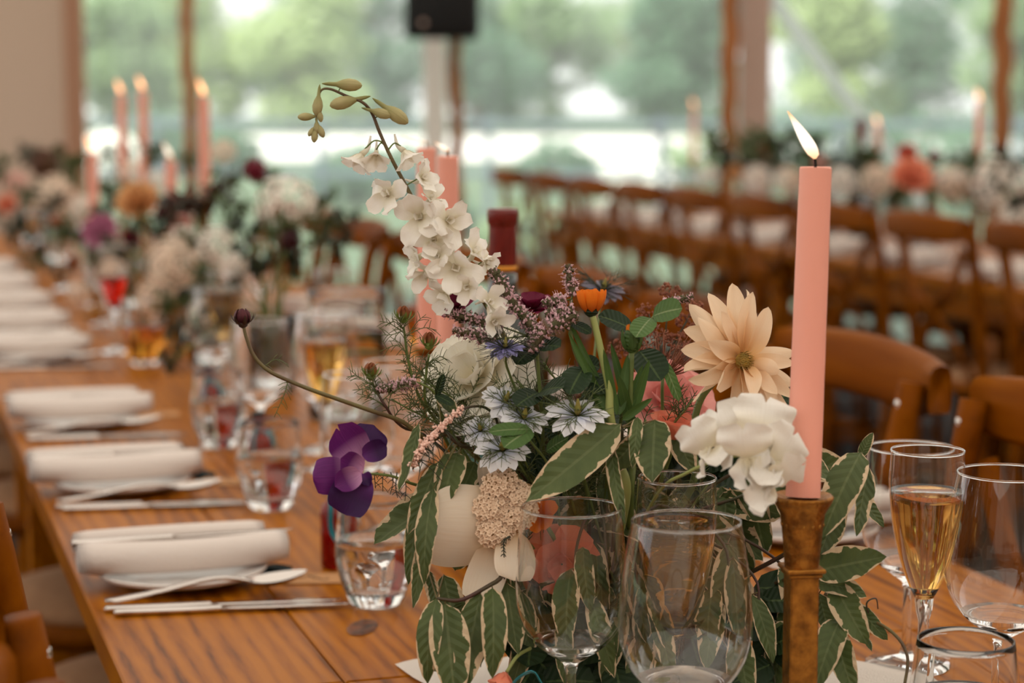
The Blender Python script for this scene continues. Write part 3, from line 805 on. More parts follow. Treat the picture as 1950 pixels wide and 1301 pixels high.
vessel(flute, 'champagne_flute', (.632, 3.02), 'flute of amber fizz behind the pair of pink candles', 'champagne flute', GG, 'amber')
vessel(wineB, 'wine_glass', (.66, 2.7), 'large wine glass behind the pair of pink candles', 'wine glass', GG)
vessel(wineS, 'wine_glass', (.60, 3.5), 'wine glass on the chair side beyond the glass jar', 'wine glass', GG)
vessel(flute, 'champagne_flute', xy_at(213, 3.95), 'flute of red drink by the far napkins', 'champagne flute', GG, 'rose')
vessel(tumb, 'water_tumbler', xy_at(270, 3.75), 'tumbler of amber drink by the far napkins', 'tumbler', GG, 'ambert')
for i, (x, y) in enumerate([(.3, 4.5), (.33, 4.95), (.3, 5.4), (.62, 4.3), (.63, 4.8), (.6, 5.3)]):
    vessel(wineS, 'wine_glass', (x, y), ORD[i] + ' small wine glass among the far flowers of the long table', 'wine glass', 'wine glasses far along the long table')
for i in range(10):
    vessel(wineS if i % 2 else wineB, 'wine_glass', (2.72 + (.3 if i % 2 else .36), 4.3 + i * .45), ORD[9 - i] + ' wine glass from the window end of the second table', 'wine glass', 'wine glasses on the second table')
# glass jar of water with slices
jp = xy_at(657, 3.12)
t = thing('water_jar', 'wide glass water jar with cucumber slices behind the flutes', 'jar', (jp[0], jp[1], TT))
pr = [(0, 0), (.056, 0), (.061, .006), (.062, .05), (.062, .15), (.058, .175), (.055, .185), (.06, .192), (.061, .205)]
MB().add(lathe(pr + [(.058, .206)] + [(max(0, r - .003), z if z > .004 else .005) for (r, z) in reversed(pr[1:])] + [(0, .006)], 36)).build('glass', M_GLASS, t)
MB().add(lathe([(0, .0055), (.057, .006), (.0592, .05), (.0592, .14), (0, .14)], 36)).build('water', M_WATER, t)
M_CUKE = pmat('cucumber', C(150, 168, 84), .4); M_CSKIN = pmat('cucumber_skin', C(52, 76, 30), .4)
for i, (z, a) in enumerate([(.11, 0), (.085, 40), (.125, 100), (.06, 160), (.1, 220)]):
    M = Matrix.Translation((.03 * math.cos(R(a)), .03 * math.sin(R(a)), z)) @ Matrix.Rotation(R(12 * (i - 2)), 4, 'X')
    s = MB().add(lathe([(0, 0), (.019, 0), (.019, .004), (0, .004)], 18)).build('slice', M_CUKE, t, M=M)
    MB().add(lathe([(.0188, -.0002), (.0205, 0), (.0205, .004), (.0188, .0042)], 18)).build('rind', M_CSKIN, s)
# favour bottles with teal ribbon and kraft tag
def favour(xy, label, tagpos=None):
    t = thing('favour_bottle', label, 'bottle', (xy[0], xy[1], TT), R(20), 'favour bottles')
    MB().add(lathe([(0, 0), (.016, 0), (.0185, .003), (.0185, .06), (.0165, .068), (.008, .076), (.0075, .09), (0, .09)], 24)).build('bottle_glass', M_REDB, t)
    MB().add(lathe([(0, .1), (.0085, .1), (.009, .098), (.009, .086), (0, .086)], 18)).build('cap', M_BLACK, t)
    rb = MB().add(lathe([(.0088, .082), (.0092, .079), (.0092, .075), (.0088, .073)], 18))
    rb.add(strip(smooth_line([(-.008, -.004, .076), (-.016, -.012, .066), (-.017, -.014, .045), (-.012, -.02, .03)]), (1, .3, 0), .007, .0006))
    rb.add(strip(smooth_line([(.004, -.008, .076), (.012, -.014, .07), (.014, -.016, .055)]), (1, -.2, .1), .007, .0006))
    rb.build('ribbon', M_TEAL, t, False)
favour((.274, 2.06), 'small red favour bottle with teal ribbon behind the tumbler under the sweet pea')
favour((.275, 2.52), 'small red favour bottle with teal ribbon behind the second tumbler')
favour((.285, 2.98), 'small red favour bottle with teal ribbon behind the third tumbler')
for i, (px, py, rz, lab) in enumerate([(590, 1103, -14, 'kraft paper name tag by the favour bottle near the sweet pea'), (430, 918, -20, 'kraft paper name tag by the second favour bottle'), (300, 790, -10, 'kraft paper name tag by the third favour bottle')]):
    c = on_z(px, py, TT)
    t = thing('name_tag', lab, 'tag', (c.x, c.y, TT), R(rz), 'kraft name tags')
    MB().add(cbox(-.034, .034, -.022, .022, .0003, .0012, .0004)).build('card', M_KRAFT, t, False)
    ik = MB()
    for (x, y, ln) in ((-.018, .004, .012), (-.004, .007, .01), (.004, -.006, .016)):
        ik.add(strip(smooth_line([(x, y, .0014), (x + ln * .3, y + .004, .0014), (x + ln * .6, y - .003, .0014), (x + ln, y + .002, .0014)], 4), (0, 1, 0), .0022, .0002))
    ik.build('handwriting', M_INK, t, False)
    MB().add(strip(smooth_line([(-.03, .015, .002), (-.05, .025, .004), (-.06, .012, .003), (-.04, .03, .006), (-.02, .034, .002)], 5), (0, .4, 1), .008, .0006)).build('ribbon', pmat('dark_teal_ribbon', C(18, 44, 50), .4), t, False)

# ------------------------------------------------------------------ candles, candlesticks, wine bottle
def flame_mesh(h, r, lean, mat, name='flame'):
    vs, fs, uv = [], [], []; n = 12; K = 10
    for i in range(K + 1):
        u = i / K; rr_ = r * (math.sin(math.pi * min(.999, u ** .62 * .97 + .02)) ** .9) * (1 - .15 * u) + .00005
        cx = lean * (u ** 1.25)
        for k in range(n):
            a = 2 * math.pi * k / n; vs.append((cx + rr_ * math.cos(a), rr_ * math.sin(a), h * u)); uv.append((k / n, u))
    for i in range(K):
        for k in range(n):
            q = (k + 1) % n; fs.append((i * n + k, i * n + q, (i + 1) * n + q, (i + 1) * n + k))
    return MB().add((vs, fs, uv)).mesh(name, mat)
def candle(base, top, r, label, group=None, lit=True, fl=(.034, .0056, -.02), mat=None, fmat=None, wick=True):
    base, top = Vector(base), Vector(top)
    t = thing('dinner_candle', label, 'candle', base, -YAW, group)
    inv = Matrix.Rotation(YAW, 3, 'Z'); d = inv @ (top - base)
    rr = random.Random(int(base.x * 1000)); K = 14
    pts = [d * (i / K) for i in range(K + 1)]; rad = [r * (1.04 - .07 * i / K) * rr.uniform(.992, 1.008) for i in range(K + 1)]
    m = MB().add(tube(pts, rad, 24, cap=False))
    m.add(lathe([(rad[-1], 0), (rad[-1] * .93, .0016), (rad[-1] * .7, .0006), (0, -.0005)], 24), Matrix.Translation(d))
    m.build('wax', mat or M_CANDLE, t)
    wk = t
    if wick: wk = MB().add(tube(smooth_line([d, d + Vector((-.0004, 0, .005)), d + Vector((-.001, 0, .010))], 3), [.0011, .0009], 6)).build('wick', M_WICK, t)
    if lit: put('flame', flame_mesh(fl[0], fl[1], fl[2], fmat or M_FLAME), wk, d + Vector((-.0006, 0, .007)))
    return t
# the near candle on its square brass candlestick
ct = at(1553, 322, 1.45); cb = at(1529, 946, 1.45)
candle(cb, ct, .0122, 'tall lit pink candle in the square brass candlestick', fl=(.035, .0056, -.0205))
hb = Vector((cb.x, cb.y, TT))
hh = cb.z - TT
t = thing('candlestick', 'aged brass candlestick with square column and flared cup', 'candlestick', hb, -YAW + R(8))
dx = 0
m = MB().add(cbox(-.0106, .0106, -.0106, .0106, .02, hh - .052, .0012)); m.build('column', M_BRASS, t, False)
m = MB().add(cbox(-.042, .042, -.042, .042, 0, .01, .002)).add(cbox(-.028, .028, -.028, .028, .01, .022, .003)); m.build('foot', M_BRASS, t, False)
m = MB().add(cbox(-.0145, .0145, -.0145, .0145, hh - .055, hh - .0515, .001)).add(cbox(-.0125, .0125, -.0125, .0125, hh - .0585, hh - .055, .001)); m.build('collar', M_BRASS, t, False)
m = MB().add(lathe([(.0125, hh - .052), (.0135, hh - .04), (.0148, hh - .025), (.0165, hh - .012), (.0215, hh - .003), (.0225, hh), (.021, hh + .0015), (.014, hh - .002), (0, hh - .002)], 28)); m.build('cup', M_BRASS, t)
fr = MB()
for k in range(14):
    a = k / 14 * 6.283; fr.add(lathe([(0, .0012), (.0014, .0008), (.0018, 0)], 8), frame_z((.0150 * math.cos(a), .0150 * math.sin(a), hh - .02), (math.cos(a), math.sin(a), .1)))
o = fr.build('cup_beading', M_BRASS, t); o['kind'] = 'stuff'
def simple_stick(xy, h, label, group):
    t = thing('candlestick', label, 'candlestick', (xy[0], xy[1], TT), 0, group)
    MB().add(lathe([(0, 0), (.038, 0), (.04, .005), (.03, .01), (.012, .016), (.009, .03), (.011, .045), (.008, .06), (.008, h - .04), (.011, h - .03), (.009, h - .02), (.014, h - .008), (.02, h), (.012, h), (0, h - .002)], 20)).build('stem_and_foot', M_BRASS, t)
    MB().add(lathe([(.0125, h - .012), (.0185, h - .001), (.0205, h + .001), (.02, h - .002)], 20)).build('drip_cup', M_BRASS, t)
def far_candle(px, ytop, d, h, label, group, r=.0118, fl=(.034, .0056, -.012), fmat=None, ybot=None, lean=0):
    top = at(px, ytop, d); xy = (top.x, top.y)
    hs = max(.03, top.z - h - TT)
    simple_stick(xy, hs, 'brass stick of the ' + label.replace('lit ', ''), group + ', sticks')
    candle((top.x, top.y, TT + hs), top, r, label, group, fl=fl, fmat=fmat or M_FLAME, mat=M_CANDLE)
far_candle(812, 284, 2.36, .235, 'pink candle with its flame blown sideways behind the white delphinium', 'pair of pink candles behind the delphinium', fl=(.008, .0042, -.030))
far_candle(853, 300, 2.2, .235, 'pink candle nearest the wine bottle, behind the delphinium', 'pair of pink candles behind the delphinium', fl=(.010, .0042, -.014), r=.0121)
GC = 'pink candles in the far flowers of the long table'
far_candle(325, 308, 3.98, .14, 'short lit pink candle in front of the dark brown foliage', GC, fl=(.032, .006, -.014))
far_candle(388, 186, 4.35, .22, 'tall lit pink candle in front of the tent pole by the wall', GC, fmat=M_FLAME_FAR)
far_candle(231, 182, 5.2, .22, 'lit pink candle in front of the white blossoming shrub', GC, fmat=M_FLAME_FAR)
far_candle(272, 176, 4.9, .22, 'lit pink candle beside the white blossoming shrub', GC, fmat=M_FLAME_FAR)
far_candle(176, 292, 4.6, .2, 'lit pink candle low among leaves in front of the beige wall', GC, fmat=M_FLAME_FAR)
GC2 = 'pink candles on the second table'
far_candle(1866, 195, 6.1, .25, 'tall lit pink candle on the second table before the timber pole', GC2, fmat=M_FLAME_FAR)
far_candle(1672, 240, 7.2, .22, 'lit pink candle beside the dark bottle on the second table', GC2, fmat=M_FLAME_FAR)
far_candle(1322, 205, 8.6, .24, 'lit pink candle at the window end of the second table', GC2, fmat=M_FLAME_FAR)
# magnum wine bottle behind the bouquet
bp_ = xy_at(957, 2.13); zt = at(957, 399, 2.13 / math.cos(PITCH) * .985).z; Hb = zt - TT
t = thing('wine_bottle', 'large dark wine bottle with burgundy foil neck behind the bouquet', 'bottle', (bp_[0], bp_[1], TT))
MB().add(lathe([(0, 0), (.048, 0), (.051, .004), (.051, Hb * .55), (.049, Hb * .6), (.036, Hb * .68), (.02, Hb * .74), (.0152, Hb * .79), (.0148, Hb - .07), (0, Hb - .07)], 36)).build('bottle_glass', M_BOTTLE, t)
MB().add(lathe([(.0150, Hb - .068), (.0156, Hb - .066), (.0150, Hb - .02), (.0152, Hb - .017), (.0166, Hb - .016), (.0168, Hb - .004), (.016, Hb), (0, Hb - .0005)], 32)).build('foil', M_FOIL, t)
MB().add(lathe([(.0153, Hb - .0655), (.0158, Hb - .065), (.0158, Hb - .061), (.0153, Hb - .0605)], 32)).build('foil_band', M_GOLD, t)
MB().add(lathe([(.0512, Hb * .12), (.0514, Hb * .13), (.0514, Hb * .48), (.0512, Hb * .49)], 36)).build('label_band', pmat('bottle_paper', C(60, 96, 90), .7), t)
# dark bottle on the second table
b2 = at(1640, 232, 7.0)
t = thing('wine_bottle', 'dark wine bottle with red foil on the second table', 'bottle', (b2.x, b2.y, TT)); Hb = b2.z - TT
MB().add(lathe([(0, 0), (.048, 0), (.05, .004), (.05, Hb * .6), (.03, Hb * .7), (.016, Hb * .78), (.0155, Hb - .06), (0, Hb - .06)], 20)).build('bottle_glass', M_BOTTLE, t)
MB().add(lathe([(.017, Hb - .07), (.018, Hb - .02), (.02, Hb - .012), (.02, Hb), (0, Hb)], 16)).build('foil', M_FOIL, t)
# ------------------------------------------------------------------ flower materials
LM_DOG = leaf_mat('variegated_dogwood_leaf', C(96, 108, 62), C(60, 76, 40), edge=C(212, 188, 154), edge_w=.16, vein=(.16, .19, .08, .5))
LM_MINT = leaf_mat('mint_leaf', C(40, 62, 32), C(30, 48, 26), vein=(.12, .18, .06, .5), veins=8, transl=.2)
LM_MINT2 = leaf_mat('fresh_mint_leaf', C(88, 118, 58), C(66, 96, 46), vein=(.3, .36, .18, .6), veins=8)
LM_STRAP = leaf_mat('strap_leaf', C(84, 112, 54), C(62, 90, 42), vein=(.12, .2, .06, .3), veins=1)
LM_DARK = leaf_mat('deep_green_leaf', C(44, 58, 32), C(32, 44, 26), transl=.15, veins=7)
M_STEM = pmat('green_stem', C(108, 122, 62), .5, col2=C(88, 104, 52), nscale=40)
M_STEM_P = pmat('pale_green_stem', C(150, 158, 92), .5)
M_STEM_D = pmat('purple_brown_stem', C(74, 44, 38), .5, col2=C(60, 62, 34), nscale=25)
M_STEM_O = pmat('olive_stem', C(112, 104, 58), .5, col2=C(84, 60, 42), nscale=18)
M_THREAD = pmat('thread_foliage', C(88, 98, 54), .6)
M_THREAD_D = pmat('dark_thread_foliage', C(52, 56, 38), .6)
PM_DEL = petal_mat('delphinium_petal', C(228, 220, 194), C(250, 246, 238), C(236, 228, 212), transl=.3)
PM_BUD = petal_mat('delphinium_bud', C(150, 150, 92), C(196, 186, 136), C(140, 140, 80))
PM_DAH = petal_mat('cream_dahlia_petal', C(232, 186, 124), C(246, 222, 192), C(236, 202, 164), transl=.3)
PM_WHITE = petal_mat('white_petal', C(240, 228, 192), C(250, 246, 234), C(242, 234, 214), transl=.2)
PM_ROSEW = petal_mat('ivory_rose_petal', C(240, 206, 160), C(244, 230, 210), C(238, 218, 190), transl=.3)
PM_SPW = petal_mat('white_sweet_pea_petal', C(232, 222, 196), C(240, 236, 228), C(226, 218, 206), transl=.18)
PM_SPP = petal_mat('purple_sweet_pea_petal', C(206, 150, 190), C(96, 30, 100), C(126, 44, 124), transl=.25)
PM_SPD = petal_mat('deep_violet_petal', C(96, 40, 110), C(54, 20, 70), C(70, 26, 84), transl=.2)
PM_NIG = petal_mat('nigella_petal', C(206, 212, 232), C(244, 244, 248), C(206, 212, 230), transl=.3)
PM_NIGB = petal_mat('lilac_petal', C(120, 116, 172), C(158, 154, 204), C(110, 104, 160), transl=.25)
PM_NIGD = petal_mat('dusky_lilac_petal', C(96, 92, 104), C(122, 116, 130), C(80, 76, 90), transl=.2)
PM_ORG = petal_mat('orange_petal', C(200, 92, 20), C(240, 132, 34), C(214, 104, 24), transl=.3)
PM_CORAL = petal_mat('coral_petal', C(240, 150, 120), C(242, 148, 118), C(232, 128, 104), transl=.3)
PM_PINK = petal_mat('pink_rose_petal', C(246, 190, 180), C(244, 176, 168), C(238, 164, 158), transl=.3)
PM_BURG = petal_mat('burgundy_petal', C(96, 24, 40), C(118, 30, 62), C(84, 18, 36), transl=.2)
PM_BURGD = petal_mat('dark_burgundy_petal', C(52, 16, 20), C(86, 36, 42), C(46, 14, 18), transl=.1)
M_YAR = pmat('yarrow_cream', C(238, 212, 184), .8, col2=C(220, 188, 158), nscale=300)
M_YARD = pmat('yarrow_centre', C(176, 138, 92), .9)
M_PINKF = pmat('pale_pink_floret', C(236, 196, 180), .7)
M_MINTF = pmat('mint_flower_pink', C(222, 186, 190), .7, col2=C(196, 150, 160), nscale=400)
M_MINTC = pmat('mint_calyx', C(98, 84, 62), .8, col2=C(74, 78, 44), nscale=200)
M_RUST = pmat('rust_floret', C(150, 92, 66), .8, col2=C(120, 66, 48), nscale=300)
M_DISC = pmat('dahlia_disc', C(186, 150, 70), .8, col2=C(146, 130, 66), nscale=300)
M_CARP = pmat('seed_pod_green', C(140, 140, 64), .6, col2=C(120, 90, 44), nscale=120)
M_VASE = pmat('dark_glazed_bowl', C(40, 44, 36), .3)
def add_rough(): pass

GATHER = gp(1150, 1.63)
GATHER.z = TT + .045
frr = random.Random(3)
class Plant:
    """one cut stem standing in the bowl: an empty at its cut end, parts below it"""
    def __init__(s, name, label, cat, group=None, base=None):
        b = Vector(base) if base is not None else GATHER + Vector((frr.uniform(-.045, .045), frr.uniform(-.045, .045), frr.uniform(0, .01)))
        s.b = b; s.t = thing(name, label, cat, b, 0, group); s.off = Matrix.Translation(-b)
    def mb(s, m, name, mat, stuff=False, parent=None):
        o = put(name, m.mesh(name, mat), parent or s.t, None, None if parent else s.off)
        if stuff: o['kind'] = 'stuff'
        return o
    def me(s, name, mesh, M):
        return put(name, mesh, s.t, None, s.off @ M)
    def stem(s, pts, r0=.002, r1=.001, mat=None, name='stem', root=True, n=7):
        P = [at(*p) if not isinstance(p, Vector) else p for p in pts]
        if root: P = [s.b] + P
        L = smooth_line(P, 6)
        s.mb(MB().add(tube(L, [r0, r1], n)), name, mat or M_STEM); s.line = L
        return L
    def join(s, p, mat=None, r=.0007, sag=.0):
        """short stalk from the nearest point of the stem"""
        q = min(s.line, key=lambda a: (a - p).length)
        mid = (q + p) / 2 + V(0, sag, 0)
        s.mb(MB().add(tube(smooth_line([q, mid, p], 4), [r, r * .8], 6)), 'pedicel', mat or M_STEM)
        return q

MESH = {}
def cached(key, fn):
    if key not in MESH: MESH[key] = fn()
    return MESH[key]
def hero(pl, name, p0, p1, wpx, mat, up=None, over=1.06, seed=0, **kw):
    """one leaf or petal from its base point to its tip point (pixel x, pixel y, distance)"""
    B, T = at(*p0), at(*p1)
    d = T - B; L = d.length * over; d_ = p0[2]
    args = dict(nu=6, nv=10, a=.55, b=.55); args.update(kw)
    if args.get('bend') and 'bend0' not in args: args['bend0'] = -args['bend'] / 2
    m = MB().add(blade(L, wpx / F_PX * d_ * (.84 if mat is LM_DOG else 1), seed=seed, **args)).mesh(name, mat)
    return pl.me(name, m, frame(B, d, up if up is not None else V(0, 0, 1)))

# ------------------------------------------------------------------ bowl and runner
bw = thing('flower_bowl', 'dark glazed bowl hidden beneath the bouquet', 'bowl', (GATHER.x, GATHER.y, TT))
MB().add(lathe([(0, 0), (.05, 0), (.052, .006), (.04, .012), (.06, .025), (.085, .05), (.092, .075), (.088, .075), (.08, .052), (.05, .03), (0, .025)], 32)).build('bowl_body', M_VASE, bw)
pL, pR = on_z(752, 1268, TT), on_z(1738, 1276, TT)
rm = MB(); vs = []; fs = []; NX, NY = 44, 40
rr = random.Random(5)
for j in range(NY + 1):
    v = j / NY
    for i in range(NX + 1):
        u = i / NX
        endp = pL.lerp(pR, u); y1 = endp.y + .05 * math.sin(u * math.pi) + .012 * math.sin(u * 23); y0 = .75
        x0 = .24 + .01 * math.sin(v * 9); x1 = .64 + .012 * math.sin(v * 7 + 1)
        if v > .75:
            k = (v - .75) / .25; x0 += (pL.x - x0) * k * k; x1 += (pR.x - x1) * k * k
        x = x0 + (x1 - x0) * u; y = y0 + (y1 - y0) * v
        z = .0012 + .006 * (1 + math.sin(u * 19 + 3 * math.sin(v * 5))) * (.3 + .7 * math.sin(u * math.pi)) * min(1, (1 - v) * 8 + .15) + .004 * (1 + math.sin(v * 31 + u * 11)) * min(1, (1 - v) * 8)
        vs.append((x, y, TT + z))
for j in range(NY):
    for i in range(NX):
        k = j * (NX + 1) + i; fs.append((k, k + 1, k + NX + 2, k + NX + 1))
rm.add((vs, fs, None))
tag(rm.build('table_runner', pmat('white_gauze', C(232, 222, 212), .9, bump=(500, .3), transl=.2)), 'crumpled white gauze runner under the bouquet', 'runner')

# ------------------------------------------------------------------ white delphinium spire
def floret_mesh(seed):
    rr = random.Random(seed); m = MB()
    for k in range(5):
        m.add(blade(.0185 * rr.uniform(.85, 1.15), .0125, 6, 8, .6, .42, bend=rr.uniform(-.9, .5), bend0=rr.uniform(.1, .5), cup=rr.uniform(-.2, .35), ruffle=.07, rf=1.8, twist=rr.uniform(-.4, .4), seed=seed * 7 + k), ring_petal(k * 1.2566 + rr.uniform(-.2, .2), .001, R(rr.uniform(-5, 45))))
    for k in range(4):
        m.add(blade(.007, .005, 2, 3, .5, .4, bend=.5), ring_petal(k * 1.57 + .4, .0005, R(55)))
    m.add(tube(smooth_line([(0, 0, .001), (0, -.003, -.006), (0, -.001, -.013), (0, .003, -.018)], 3), [.0028, .0008], 7))
    return m.mesh('floret', PM_DEL)
def bell_mesh(seed):
    rr = random.Random(seed); m = MB()
    for k in range(5):
        m.add(blade(.0165, .011, 4, 6, .5, .3, bend=-.9, bend0=.1, cup=.3, seed=seed + k), ring_petal(k * 1.2566, .0015, R(68)))
    m.add(tube(smooth_line([(0, 0, .001), (0, -.002, -.006), (0, .001, -.014)], 3), [.0024, .0007], 7))
    return m.mesh('floret', PM_DEL)
def eye_mesh():
    m = MB(); rr = random.Random(9)
    for k in range(9):
        a = k * 2.4; m.add(tube([(0, 0, .002), (.0011 * math.cos(a), .0011 * math.sin(a), .0055)], [.0004, .00055], 5))
    return m.mesh('floret_eye', pmat('olive_stamen', C(96, 84, 56), .7))
def delbud_mesh():
    return MB().add(lathe([(0.0003, -.012), (.0011, -.009), (.0015, -.003), (.0034, .001), (.0042, .005), (.0036, .009), (.0018, .012), (0, .013)], 10), Matrix.Identity(4)).mesh('bud', PM_BUD)
dp = Plant('delphinium', 'arching white delphinium spire with green buds at its tip', 'flower')
dp.stem([(1045, 860, 1.61), (985, 690, 1.585), (945, 615, 1.575), (905, 548, 1.565), (865, 498, 1.56), (822, 440, 1.555), (795, 395, 1.55), (768, 345, 1.55), (742, 295, 1.545), (722, 250, 1.545), (708, 215, 1.545), (690, 195, 1.54), (660, 183, 1.54), (630, 170, 1.54), (612, 172, 1.54), (605, 195, 1.54), (602, 235, 1.54)], .0024, .0007, M_STEM_O)
def rooted(name, mesh, px, py, d, face, s, roll=0.):
    p = at(px, py, d); dp.me(name, mesh, frame_z(p, V(*face), s, roll)); return p
FL = [(740, 368, (-.5, .0, .85), 1.12), (803, 338, (.7, .15, .6), .9), (800, 412, (-.25, .0, 1), 1.25), (852, 420, (.45, .05, .85), 1.2), (826, 456, (-.1, -.4, .9), .95), (797, 492, (-.85, -.1, .5), .95), (822, 380, (.3, .5, .7), .8),
      (812, 520, (-.5, -.7, .5), .95), (868, 508, (.05, -.1, 1), 1.28), (902, 480, (.6, .45, .6), .95), (925, 500, (.85, -.1, .5), .7), (848, 560, (-.4, -.6, .6), 1.0), (930, 575, (.5, 0, .8), .9), (890, 545, (-.2, -.3, .9), .8), (940, 610, (.3, -.4, .8), .85), (835, 490, (-.3, .2, .8), .8)]
for i, (x, y, f, s) in enumerate(FL):
    d = 1.535 if f[2] > .7 else 1.55
    p = rooted('floret', cached('fl%d' % (i % 4), lambda: floret_mesh(i % 4 + 1)), x, y, d, f, s, i * .7)
    dp.join(p - V(*f) * .004)
for (x, y, f, s, tx, ty) in [(690, 292, (-.45, -.85, .2), 1.1, 705, 262), (716, 292, (.0, -.75, .6), .95, 714, 268), (768, 286, (.5, -.8, .2), 1.05, 742, 250)]:
    p = rooted('floret', cached('bell', lambda: bell_mesh(3)), x, y, 1.545, f, s); dp.join(p - V(*f) * .004, sag=.004)
for (x, y, f, s) in [(650, 161, (1, -.05, 0), 1.25), (668, 192, (-1, -.25, .1), 1.3), (742, 210, (.85, -.6, 0), 1.35), (716, 213, (1, -.3, .2), 1.0), (606, 190, (-.1, -1, 0), 1.0), (592, 222, (-1, -.05, .1), .8), (608, 214, (.2, -1, 0), .6), (600, 251, (-.1, -1, 0), .65), (608, 243, (.4, -.9, 0), .65), (596, 246, (-.5, -.8, .1), .5), (603, 236, (0, -1, 0), .6)]:
    p = rooted('bud', cached('delbud', delbud_mesh), x, y, 1.54, f, s); dp.join(p, r=.0005)

# ------------------------------------------------------------------ dark bud on its long arching stem
def bud_parts(pl, px, py, d, up, s, pm, sep_mat, n=18, open_=0.0):
    M = frame_z(at(px, py, d), up, s)
    b = MB()
    for k in range(n):
        b.add(blade(.0135, .0048, 3, 6, .45, .35, bend=1.5 + (k % 3) * .15, bend0=-.62 + open_, cup=.3, seed=k), ring_petal(k * 2.4, .0018 + .0012 * (k % 3), R(88 - (k % 3) * 9)))
    b2 = pl.me('bud', b.mesh('bud', pm), M)
    for k in range(8):
        m = cached('sepal_%s' % sep_mat.name, lambda: MB().add(blade(.0135, .0028, 2, 7, .4, .8, bend=1.5, bend0=-.35, cup=.2)).mesh('sepal', sep_mat))
        pl.me('sepal', m, M @ ring_petal(k * .785, .0015, R(14)))
    pl.me('calyx', cached('calyx_' + sep_mat.name, lambda: MB().add(lathe([(.0008, -.003), (.0032, -.0015), (.0042, .001), (.003, .003), (0, .003)], 12)).mesh('calyx', sep_mat)), M)
def thread_leaf(m, p0, p1, rr, n=9, L=.010, r=.00038):
    """feathery leaf: axis with fine forward side threads"""
    P = smooth_line([p0, (p0 + p1) / 2 + V(rr.uniform(-.003, .003), rr.uniform(-.002, .005), 0), p1], 5)
    m.add(tube(P, [r * 1.3, r * .8], 4)); ax = (p1 - p0).normalized()
    for k in range(n):
        q = P[int((k + 1) / (n + 1) * (len(P) - 1))]; s = 1 if k % 2 else -1
        sd = (ax * .8 + (V(*(rr.uniform(-.3, .3) + s * (-ax.dot(CU)), rr.uniform(-.2, .2) + s * ax.dot(CR), rr.uniform(-.5, .5))))).normalized()
        e = q + sd * L * rr.uniform(.6, 1.1)
        m.add(tube([q, (q + e) / 2 + V(0, .0006, 0), e], [r, r * .6], 3))
pb = Plant('cosmos_flower', 'dark red cosmos bud on a long bare arching stem', 'flower')
pb.stem([(900, 860, 1.6), (815, 838, 1.57), (765, 803, 1.55), (700, 780, 1.53), (600, 745, 1.52), (550, 725, 1.52), (510, 705, 1.52), (484, 678, 1.52), (470, 645, 1.52), (464, 622, 1.52)], .0020, .0013, M_STEM_O)
bud_parts(pb, 463, 618, 1.52, V(-.08, 1, .15), 1.02, PM_BURGD, pmat('dark_sepal', C(62, 44, 32), .6))
m = MB(); rr = random.Random(2)
thread_leaf(m, at(548, 728, 1.52), at(522, 795, 1.52), rr, 12, .008); thread_leaf(m, at(503, 698, 1.52), at(548, 694, 1.52), rr, 5, .007)
pb.mb(m, 'thread_leaves', M_THREAD, True)

# ------------------------------------------------------------------ green cosmos bud stems with feathery leaves
for i, (hx, hy, pts, lab) in enumerate([
        (768, 610, [(850, 840, 1.6), (800, 760, 1.57), (778, 690, 1.56), (771, 640, 1.555), (768, 622, 1.555)], 'green cosmos bud stem standing highest before the pair of candles'),
        (817, 660, [(860, 830, 1.6), (812, 770, 1.57), (812, 710, 1.56), (817, 675, 1.555)], 'green cosmos bud stem close beside the white peony'),
        (706, 718, [(860, 870, 1.6), (765, 812, 1.565), (735, 775, 1.55), (715, 742, 1.55), (708, 728, 1.55)], 'green cosmos bud stem leaning out above the arching bud stem')]):
    pl = Plant('cosmos_flower', lab, 'flower', 'green cosmos buds')
    L = pl.stem(pts, .0014, .0009, M_STEM_D if i == 2 else M_STEM)
    bud_parts(pl, hx, hy, 1.555, V(.1, 1, .1), .95, petal_mat('green_bud_%d' % i, C(120, 120, 52), C(150, 84, 50), C(96, 100, 44)), pmat('green_sepal', C(104, 122, 50), .6), n=10)
    m = MB(); rr = random.Random(i + 11)
    for k in range(16):
        q = L[int(rr.uniform(.3, .97) * (len(L) - 1))]
        thread_leaf(m, q, q + V(rr.uniform(-.03, .03), rr.uniform(-.004, .02), rr.uniform(-.01, .015)), rr, 7, .009)
    pl.mb(m, 'thread_leaves', M_THREAD, True)

